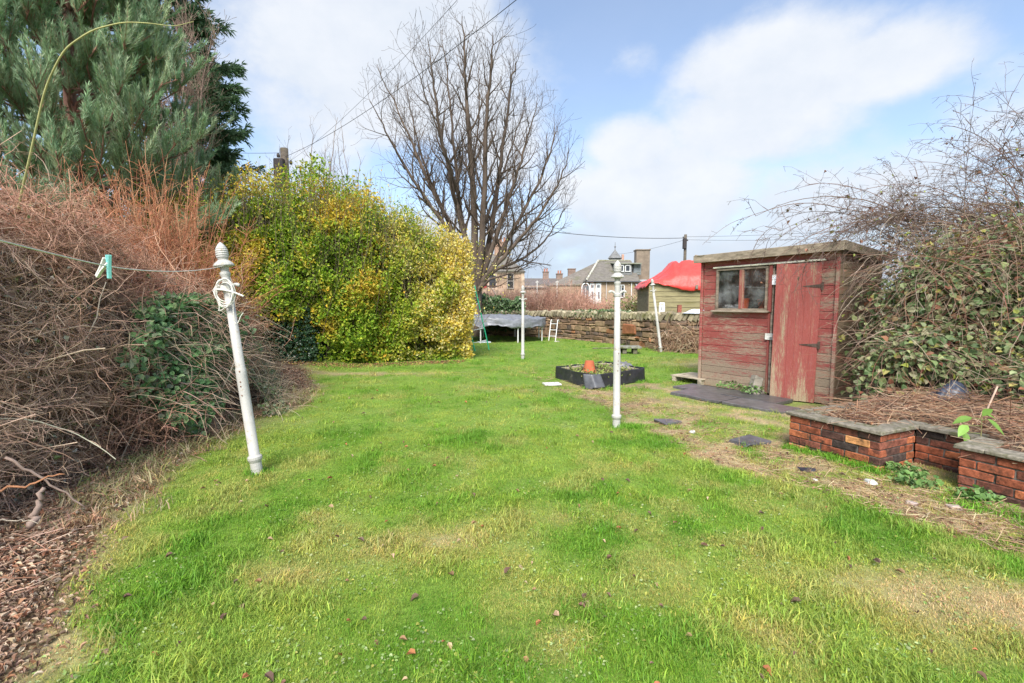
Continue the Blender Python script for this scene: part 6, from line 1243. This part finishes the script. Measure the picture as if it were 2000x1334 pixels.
for i, (px, Y_, ytop, w) in enumerate(((925, 27, 578, 1.5), (960, 29, 574, 1.6), (1000, 28, 574, 1.7), (1045, 29, 566, 1.7), (1090, 28, 562, 1.5), (1128, 29, 570, 1.2), (1170, 28, 589, 1.2), (1250, 27, 584, .9))):
    q = at(px, ytop, Y_); scrub(q[0], Y_, w, q[2] - float(hgt(q[0], Y_)), 140 + i, 'leafless reddish scrub ' + ('nearest the bare tree trunk', 'below the red and black house doors', 'behind the farthest clothes pole', 'just right of the farthest clothes pole', 'tallest, below the terrace chimneys', 'below the left end of the cottage roof', 'low, below the white double door', 'beside the mossy timber shed')[i])
q = at(1235, 575, 24); rn = np.random.default_rng(150)
def fn_wi(a, c, zt, th, off=.3):
    def f(rn, n):
        u = rn.random(n); p = a + (c - a) * u[:, None]; nn2 = fbm(np.stack([p[:, 0] * 1.5, p[:, 1]], -1), 15, 3); z = zt - .18 + rn.random(n) * (th * (.5 + nn2)); y = p[:, 1] + off + rn.normal(size=n) * .3; return np.stack([p[:, 0], y, z], -1), np.tile([0, -.5, .8], (n, 1))
    return f
leaf_mound('wall_ivy', 'thick green ivy heaped on the wall top behind the trampoline', 'ivy', fn_wi(np.array([-3.4, 23.7]), np.array([.6, 22.4]), 1.2, .75), 6500, [(.10, .19, .07), (.14, .24, .09), (.07, .14, .05), (.20, .28, .13)], .11, 151)
leaf_mound('wall_ivy', 'low green ivy along the wall top between the two middle clothes poles', 'ivy', fn_wi(np.array([2.2, 21.4]), np.array([4.4, 17.4]), 1.22, .22, .55), 2600, [(.10, .17, .06), (.16, .22, .09), (.08, .13, .05)], .09, 152)
leaf_mound('yellow_bush', 'yellow green leafy shrub behind the wall beside the upright pole', 'bush', lambda rn, n: (np.array([q[0], 22.5, 1.25]) + rn.normal(size=(n, 3)) * np.array([.75, .4, .38]), np.tile([0, -.6, .5], (n, 1))), 2200, [(.26, .28, .08), (.18, .22, .07), (.30, .24, .14)], .10, 153, stems=500, stemcol=((.34, .24, .18),))
def fn_tr(rn, n):
    u = rn.random(n); return np.stack([-2.3 + 2.9 * u, 22.7 - .6 * u + rn.random(n) * .2, .3 + rn.random(n) * .7], -1), np.tile([0, -.9, .2], (n, 1))
leaf_mound('wall_ivy', 'dark ivy hanging on the wall face behind the trampoline legs', 'ivy', fn_tr, 2600, [(.06, .12, .04), (.10, .15, .06), (.16, .13, .07)], .10, 154)
# dead growth against the wall by the shed
rn = np.random.default_rng(160); n = 900; u = rn.random(n); P0 = np.stack([4.95 + 1.6 * u - .15, 15.7 - 1.4 * u - .12 - rn.random(n) * .3, rn.random(n) ** 1.3 * .75 + .02], -1); S = arcs(rn, P0, rdir(rn, n) + np.array([0, -.2, .3]), rn.uniform(.2, .8, n), 7, .6, .15); S[..., 2] = np.maximum(S[..., 2], .02)
b = B(); tubes(b, S, rn.uniform(.004, .008, n)[:, None] * np.ones((1, 7)), 3, pick(rn, [(.34, .22, .14), (.44, .34, .24), (.24, .15, .10)], n)); tag(b.obj('dead_vines', M['twig'], world=True, loc=(5.6, 14.9, 0)), 'dead brown vines hanging on the stone wall next to the shed', 'dead vines')

# ------------------------------------------------------------------ lawn
def proto(name, nblade, rad, hmin, hmax, wid, seed, lean=.5):
    rn = np.random.default_rng(seed); a = rn.uniform(0, 2 * pi, nblade); r = rad * np.sqrt(rn.random(nblade)); P0 = np.stack([r * np.cos(a), r * np.sin(a), np.full(nblade, -.006)], -1); h = rn.uniform(hmin, hmax, nblade)
    th = rn.uniform(0, 2 * pi, nblade); ln = rn.random(nblade) ** 1.2 * lean * 1.6; D = np.stack([np.cos(th) * np.sin(ln), np.sin(th) * np.sin(ln), np.cos(ln)], -1); D2 = np.stack([np.cos(th) * np.sin(ln + .6), np.sin(th) * np.sin(ln + .6), np.cos(ln + .6)], -1)
    S_ = np.stack([-np.sin(th + rn.uniform(-.8, .8, nblade)), np.cos(th), 0 * th], -1) * wid / 2 * rn.uniform(.6, 1.2, nblade)[:, None]
    m1 = P0 + D * h[:, None] * .55; tip = m1 + D2 * h[:, None] * .45; V = np.stack([P0 - S_, P0 + S_, m1 + S_ * .8, m1 - S_ * .8, tip], 1).reshape(-1, 3); i = (np.arange(nblade) * 5)[:, None]
    b = B(); b.add(V, [i + np.array([[0, 1, 2, 3]]), i + np.array([[3, 2, 4]])], np.repeat(pick(rn, [(1, 1, 1), (1.15, 1.1, .9), (.8, .85, .8), (1.5, 1.25, 1.3)], nblade, .15, w=[.4, .25, .25, .1]), 5, 0)); o = b.obj(name, None); COL.objects.unlink(o); return o
m, nt, p = mat_new('grass_blade'); at1 = nt.nodes.new('ShaderNodeAttribute'); at1.attribute_name = 'gcol'; at1.attribute_type = 'INSTANCER'; c = mixc(nt, 1., at1.outputs[0], colattr(nt), 'MULTIPLY'); nt.links.new(c, p.inputs['Base Color']); p.inputs['Roughness'].default_value = .55; p.inputs['Specular IOR Level'].default_value = .3
t_ = nt.nodes.new('ShaderNodeBsdfTranslucent'); nt.links.new(c, t_.inputs[0]); ms = nt.nodes.new('ShaderNodeMixShader'); ms.inputs[0].default_value = .3; nt.links.new(p.outputs[0], ms.inputs[1]); nt.links.new(t_.outputs[0], ms.inputs[2]); nt.links.new(ms.outputs[0], nt.nodes['Material Output'].inputs[0]); M['grass'] = m
protos = [proto('grass_tuft', 44, .08, .012, .032, .0034, 1, .95), proto('grass_tuft', 40, .075, .015, .038, .0032, 2, .8), proto('grass_tuft', 50, .085, .010, .026, .0034, 3, 1.05), proto('grass_tuft', 26, .055, .03, .075, .0036, 4, .6)]
for o in protos: o.data.materials.append(M['grass'])
def scatter_group(name, protos_, mat=None):
    ng = bpy.data.node_groups.new(name, 'GeometryNodeTree'); ng.interface.new_socket('Geometry', in_out='INPUT', socket_type='NodeSocketGeometry'); ng.interface.new_socket('Geometry', in_out='OUTPUT', socket_type='NodeSocketGeometry')
    N = ng.nodes; Lk = ng.links; gi = N.new('NodeGroupInput'); go = N.new('NodeGroupOutput'); join = N.new('GeometryNodeJoinGeometry'); m2p = N.new('GeometryNodeMeshToPoints'); Lk.new(gi.outputs[0], m2p.inputs[0])
    def attr(nm, typ):
        a = N.new('GeometryNodeInputNamedAttribute'); a.data_type = typ; a.inputs[0].default_value = nm; return a.outputs[0]
    kind = attr('knd', 'INT'); rot = attr('rot', 'FLOAT_VECTOR'); scl = attr('scl', 'FLOAT')
    for i, o in enumerate(protos_):
        oi = N.new('GeometryNodeObjectInfo'); oi.inputs[0].default_value = o; oi.inputs[1].default_value = True
        cmp_ = N.new('FunctionNodeCompare'); cmp_.data_type = 'INT'; cmp_.operation = 'EQUAL'; ins = [s for s in cmp_.inputs if s.type == 'INT']; Lk.new(kind, ins[0]); ins[1].default_value = i
        iop = N.new('GeometryNodeInstanceOnPoints'); Lk.new(m2p.outputs[0], iop.inputs['Points']); Lk.new(cmp_.outputs[0], iop.inputs['Selection']); Lk.new(oi.outputs['Geometry'], iop.inputs['Instance']); e2r = N.new('FunctionNodeEulerToRotation'); Lk.new(rot, e2r.inputs[0]); Lk.new(e2r.outputs[0], iop.inputs['Rotation']); Lk.new(scl, iop.inputs['Scale']); Lk.new(iop.outputs[0], join.inputs[0])
    Lk.new(join.outputs[0], go.inputs[0]); return ng
def scatter(name, P, kinds, rots, scls, cols, protos_, label, cat):
    me = bpy.data.meshes.new(name); me.vertices.add(len(P)); me.vertices.foreach_set('co', P.astype(np.float32).ravel())
    me.attributes.new('knd', 'INT', 'POINT').data.foreach_set('value', kinds.astype(np.int32)); me.attributes.new('rot', 'FLOAT_VECTOR', 'POINT').data.foreach_set('vector', rots.astype(np.float32).ravel()); me.attributes.new('scl', 'FLOAT', 'POINT').data.foreach_set('value', scls.astype(np.float32))
    me.attributes.new('gcol', 'FLOAT_COLOR', 'POINT').data.foreach_set('color', np.concatenate([cols, np.ones((len(P), 1))], 1).astype(np.float32).ravel()); me.update()
    o = bpy.data.objects.new(name, me); COL.objects.link(o); md = o.modifiers.new('scatter', 'NODES'); md.node_group = scatter_group(name, protos_); tag(o, label, cat, kind='stuff'); me.materials.append(M['grass']); return o
rn = np.random.default_rng(200)
def sample(n, y0, y1, pw=1.0):
    y = y0 + (y1 - y0) * rn.random(n) ** pw; x = rn.uniform(-1.18, 1.18, n) * (y + .3); return x, y
def planter_mask(x, y):
    d = np.stack([x, y], -1) - P0_; s = d @ U; t = d @ V_; ins = (t > -.02) & (s > -.02) & ~((s > .86) & (t < .60) & (s < 1.36)); return ins
P0_ = np.array([2.97, 4.94])
XS, YS = [], []
for (n, y0, y1) in ((26000, 1.2, 3.2), (28000, 3.2, 5.5), (15000, 5.5, 8.5), (13000, 8.5, 13), (16000, 13, 23.5)):
    x, y = sample(n, y0, y1); XS.append(x); YS.append(y)
x = np.concatenate(XS); y = np.concatenate(YS)
lx_, ly_ = (x - SHL[0]) * cos(SRZ) + (y - SHL[1]) * sin(SRZ), -(x - SHL[0]) * sin(SRZ) + (y - SHL[1]) * cos(SRZ)
onshed = (lx_ > -.05) & (lx_ < SHW + .5) & (ly_ > -1.08) & (ly_ < SHD + .1); onslab = (lx_ > .3) & (lx_ < 2.35) & (ly_ > -1.4) & (ly_ < 0)
dw_ = polydist(x, y, WP); behind_wall = y > np.interp(x, [p_[0] for p_ in WP], [p_[1] for p_ in WP]) - .05
d = dirt(x, y); n2 = fbm(np.stack([x, y], -1) * 1.6, 55, 3); n3_ = fbm(np.stack([x, y], -1) * 5, 56, 2)
hedge_y = np.interp(x, HB[:, 0], HB[:, 1]); underh = (y > hedge_y + .05) & (y < hedge_y + 2.6) & (x < -1.2)
keep = (x > xfront(y) + .05 * rn.normal(size=len(x))) & ~planter_mask(x, y) & ~onshed & ~onslab & ~behind_wall & ~underh & (x < 9) & (rn.random(len(x)) < np.clip(1.15 - .45 * d, .06, 1))
keep &= ~((x - xfront(y) < .45) & (rn.random(len(x)) < ss(.45, 0, x - xfront(y)) * .8) & (y < 9))
mbed = (np.abs((x - cb0[0])) < .80) & (np.abs(y - cb0[1]) < .55); keep &= ~mbed
x, y, d, n2, n3_ = x[keep], y[keep], d[keep], n2[keep], n3_[keep]; n = len(x)
lush = np.array([.17, .34, .035]); mid = np.array([.30, .42, .07]); yel = np.array([.46, .44, .13]); strw = np.array([.58, .47, .26])
w1 = ss(.40, .56, n2 + rn.uniform(-.07, .07, n))[:, None]; col = lush * (1 - w1) + mid * w1; farl = ss(7, 12, y)[:, None]; col = col * (1 - farl * .5) + np.array([.18, .36, .04]) * farl * .5
mo = fbm(np.stack([x, y], -1) * 4.5, 401, 3); col = col * (1 + (mo[:, None] - .5) * np.array([.8, .4, .6])); mp = ss(.57, .68, fbm(np.stack([x, y], -1) * 2.6, 402, 3) + rn.uniform(-.04, .04, n))[:, None] * .6; col = col * (1 - mp) + np.array([.45, .43, .14]) * mp; w2 = ss(.12, .50, d + rn.uniform(-.1, .1, n))[:, None]; col = col * (1 - w2) + yel * w2; w3 = ss(.40, .8, d + rn.uniform(-.2, .2, n))[:, None]; col = col * (1 - w3) + strw * w3
col *= rn.uniform(.8, 1.22, (n, 1)) * (1 + rn.uniform(-.08, .08, (n, 3)))
k_ = rn.choice(3, n, p=[.3, .2, .5]); tuft = (rn.random(n) < .03 + .14 * (n3_ > .62)) & (d < .45); k_ = np.where(tuft, 3, k_)
edge = np.abs(x - np.interp(y, RBy[::-1], RBx[::-1]) + .22) < .25; k_ = np.where(edge & (y < 6) & (rn.random(n) < .2), 3, k_)
sc = rn.uniform(.75, 1.25, n) * (1 + .9 * ss(4, 16, y)) * (1 - .25 * (d > .5)) * (.45 + 1.0 * n3_)
pts = np.stack([x, y, hgt(x, y)], -1); rots = np.stack([rn.normal(size=n) * .12, rn.normal(size=n) * .12, rn.uniform(0, 6.28, n)], -1)
scatter('grass', pts, k_, rots, sc, col, protos, 'short uneven green and yellowing lawn grass', 'grass')
# tall grass around the pole feet, along the planter, at the bed
tx_, ty_ = [], []
for (gx0, gy0, r, m_) in ((p2[0] + .12, p2[1] - .02, .17, 60), (p1[0], p1[1], .10, 12), (p3[0], p3[1], .2, 14), (c1[0] + .3, c1[1] + .05, .5, 30), (c2[0], c2[1] - .1, .35, 30)):
    a = rn.uniform(0, 6.28, m_); q = np.sqrt(rn.random(m_)) * r; tx_.append(gx0 + q * np.cos(a)); ty_.append(gy0 + q * np.sin(a) * .6)
s_ = rn.uniform(0, .95, 110); e = P0_ + s_[:, None] * U - rn.uniform(.03, .12, 110)[:, None] * V_; tx_.append(e[:, 0]); ty_.append(e[:, 1]); s_ = rn.uniform(1.4, 2.6, 110); e = P0_ + s_[:, None] * U - rn.uniform(.04, .35, 110)[:, None] * V_; e += .14 * V_ ; e -= .12 * V_; tx_.append(e[:, 0]); ty_.append(e[:, 1])
x, y = np.concatenate(tx_), np.concatenate(ty_); n = len(x); col = np.array([.17, .37, .035]) * rn.uniform(.8, 1.25, (n, 1)); pts = np.stack([x, y, hgt(x, y)], -1); scatter('tall_grass', pts, np.full(n, 3), np.stack([rn.normal(size=n) * .2, rn.normal(size=n) * .2, rn.uniform(0, 6.28, n)], -1), rn.uniform(.8, 1.6, n), col, protos, 'longer green grass around pole feet and planter', 'grass')
# moss, clover and other small broad leaves pressed into the turf
b = B(); n = 26000; y = 1.3 + 7 * rn.random(n) ** 1.2; x = rn.uniform(-1.15, 1.15, n) * y; q = fbm(np.stack([x, y], -1) * 3.2, 301, 3); k = (x > xfront(y) + .1) & ~planter_mask(x, y) & (x < 3.4) & (q > .50); x, y = x[k], y[k]; n = len(x); L = rn.uniform(.008, .020, n)
leafs(b, np.stack([x, y, hgt(x, y) + .006 + rn.random(n) * .014], -1), rdir(rn, n) * np.array([1, 1, .3]), rdir(rn, n) * .4 + np.array([0, 0, 1.]), L, L * .8, pick(rn, [(.30, .42, .14), (.22, .34, .09), (.38, .46, .22), (.40, .42, .10)], n, .2), 1, .1, .2); tag(b.obj('clover', M['leaf']), 'clover and moss leaves growing low between the grass', 'ground cover', kind='stuff')
n = 620; y = rn.uniform(3.0, 8.2, n); x = xfront(y) - .12 + rn.normal(size=n) * .16; cs = pick(rn, [(.52, .42, .26), (.42, .34, .20), (.36, .38, .16), (.46, .30, .20)], n, .2); scatter('dry_grass', np.stack([x, y, hgt(x, y)], -1), np.full(n, 3), np.stack([rn.normal(size=n) * .3, rn.normal(size=n) * .3, rn.uniform(0, 6.28, n)], -1), rn.uniform(1.0, 2.6, n), cs, protos, 'dry straw coloured grass along the foot of the brambles', 'grass')
# fallen leaves over the lawn and deep litter under the brambles
b = B(); n = 330; y = 1.4 + 7 * rn.random(n) ** 1.3; x = rn.uniform(-1.1, 1.1, n) * y; k = (x > xfront(y)) & ~planter_mask(x, y) & (x < 3.2); x, y = x[k], y[k]; n = len(x); L = rn.uniform(.018, .05, n)
leafs(b, np.stack([x, y, hgt(x, y) + .022 + rn.random(n) * .012], -1), rdir(rn, n) * np.array([1, 1, .25]), rdir(rn, n) * .35 + np.array([0, 0, 1.]), L, L * .6, pick(rn, [(.38, .15, .07), (.30, .18, .10), (.16, .09, .07), (.46, .33, .22), (.17, .11, .08)], n, .25), 1, .25, .45); tag(b.obj('fallen_leaves', M['litter']), 'scattered fallen brown leaves on the lawn', 'fallen leaves', kind='stuff')
b = B(); n = 34000; y = .8 + 9.5 * rn.random(n) ** 1.5; o_ = .02 - abs(rn.normal(size=n)) * .55 + rn.normal(size=n) * .10; x = xfront(y) + o_ ; n = len(x); L = rn.uniform(.010, .042, n)
leafs(b, np.stack([x, y, hgt(x, y) + rn.random(n) * .04 + .004], -1), rdir(rn, n) * np.array([1, 1, .3]), rdir(rn, n) * .5 + np.array([0, 0, 1.]), L, L * rn.uniform(.25, .6, n), pick(rn, [(.36, .23, .16), (.26, .17, .12), (.16, .11, .08), (.48, .35, .25), (.38, .20, .12), (.54, .44, .34)], n, .3), 1, .25, .5)
n = 2600; y = .8 + 9 * rn.random(n) ** 1.4; x = xfront(y) - .10 - abs(rn.normal(size=n)) * .5; S = arcs(rn, np.stack([x, y, hgt(x, y) + rn.random(n) * .05 + .006], -1), rdir(rn, n) * np.array([1, 1, .15]), rn.uniform(.03, .22, n), 4, .05, .16); tubes(b, S, rn.uniform(.0012, .003, n)[:, None] * np.ones((1, 4)), 3, pick(rn, BR, n, .3)); tag(b.obj('leaf_litter', M['litter']), 'brown leaf litter and broken twigs along the foot of the brambles', 'leaf litter', kind='stuff')
b = B(); n = 2600; s_ = rn.random(n); y = np.interp(s_, np.linspace(0, 1, len(RBy)), RBy); xr = np.interp(y, RBy[::-1], RBx[::-1]); x = xr + rn.random(n) * 1.15; k = ~planter_mask(x, y); x, y = x[k], y[k]; n = len(x)
S = arcs(rn, np.stack([x, y, hgt(x, y) + rn.random(n) * .02 + .004], -1), rdir(rn, n) * np.array([1, 1, .12]), rn.uniform(.04, .2, n), 4, .05, .12); tubes(b, S, rn.uniform(.0012, .0028, n)[:, None] * np.ones((1, 4)), 3, pick(rn, [(.56, .44, .28), (.46, .33, .20), (.34, .20, .13), (.26, .15, .10)], n, .25))
n = 700; k = rn.integers(0, len(x), n); L = rn.uniform(.015, .045, n); leafs(b, np.stack([x[k], y[k], hgt(x[k], y[k]) + .012], -1), rdir(rn, n) * np.array([1, 1, .3]), rdir(rn, n) * .4 + np.array([0, 0, 1.]), L, L * .5, pick(rn, [(.34, .18, .12), (.20, .12, .09), (.44, .30, .20)], n), 1, .2, .5)
n = 1600; u = rn.random(n); x = -5.4 + 4.1 * u + rn.normal(size=n) * .1; y = 11.35 + 1.35 * u - rn.random(n) ** 1.5 * .7; L = rn.uniform(.03, .06, n); leafs(b, np.stack([x, y, hgt(x, y) + .02], -1), rdir(rn, n) * np.array([1, 1, .3]), rdir(rn, n) * .4 + np.array([0, 0, 1.]), L, L * .6, pick(rn, [(.36, .18, .09), (.28, .13, .08), (.50, .42, .12), (.20, .11, .08)], n), 0, .2, .4)
tag(b.obj('dry_stalks', M['litter']), 'dry straw stalks and dead leaves strewn over bare soil', 'plant litter', kind='stuff')
# small stones in the bare strip
for px, py, s_, c, lb in ((1700, 945, .10, (.62, .62, .58), 'flat white stone on the straw in front of the brick planter'), (1592, 940, .035, (.7, .68, .64), 'tiny white pebble in the dirt left of the planter'), (1780, 985, .07, (.42, .34, .30), 'brown pebble lying in the bare strip near the planter recess'), (1865, 992, .09, (.45, .36, .30), 'pale brown stone in the bare strip nearest the right brick pier'), (1352, 843, .08, (.55, .56, .52), 'pale grey stone beside the slate pieces')):
    q = G(px, py); b = B(); b.box((0, 0, 0), (s_, s_ * .7, s_ * .35), s_ * .12, c, jit=s_ * .08, rng=rn); t = b.obj('stone', M['stone'], loc=(q[0], q[1], float(hgt(q[0], q[1])) + s_ * .14)); t.rotation_euler.z = px * .01; tag(t, lb, 'stone')
b = B(); n = 12; q = G(1500, 925); b.box((0, 0, 0), (.12, .07, .02), .006, (.03, .03, .04), jit=.02, rng=rn); 
b.v[-1] = b.v[-1]; q = G(1577, 920); tag(b.obj('black_scrap', M['black_sheet'], loc=(q[0], q[1], .02)), 'scrap of black plastic lying in the dirt in front of the planter', 'plastic scrap')
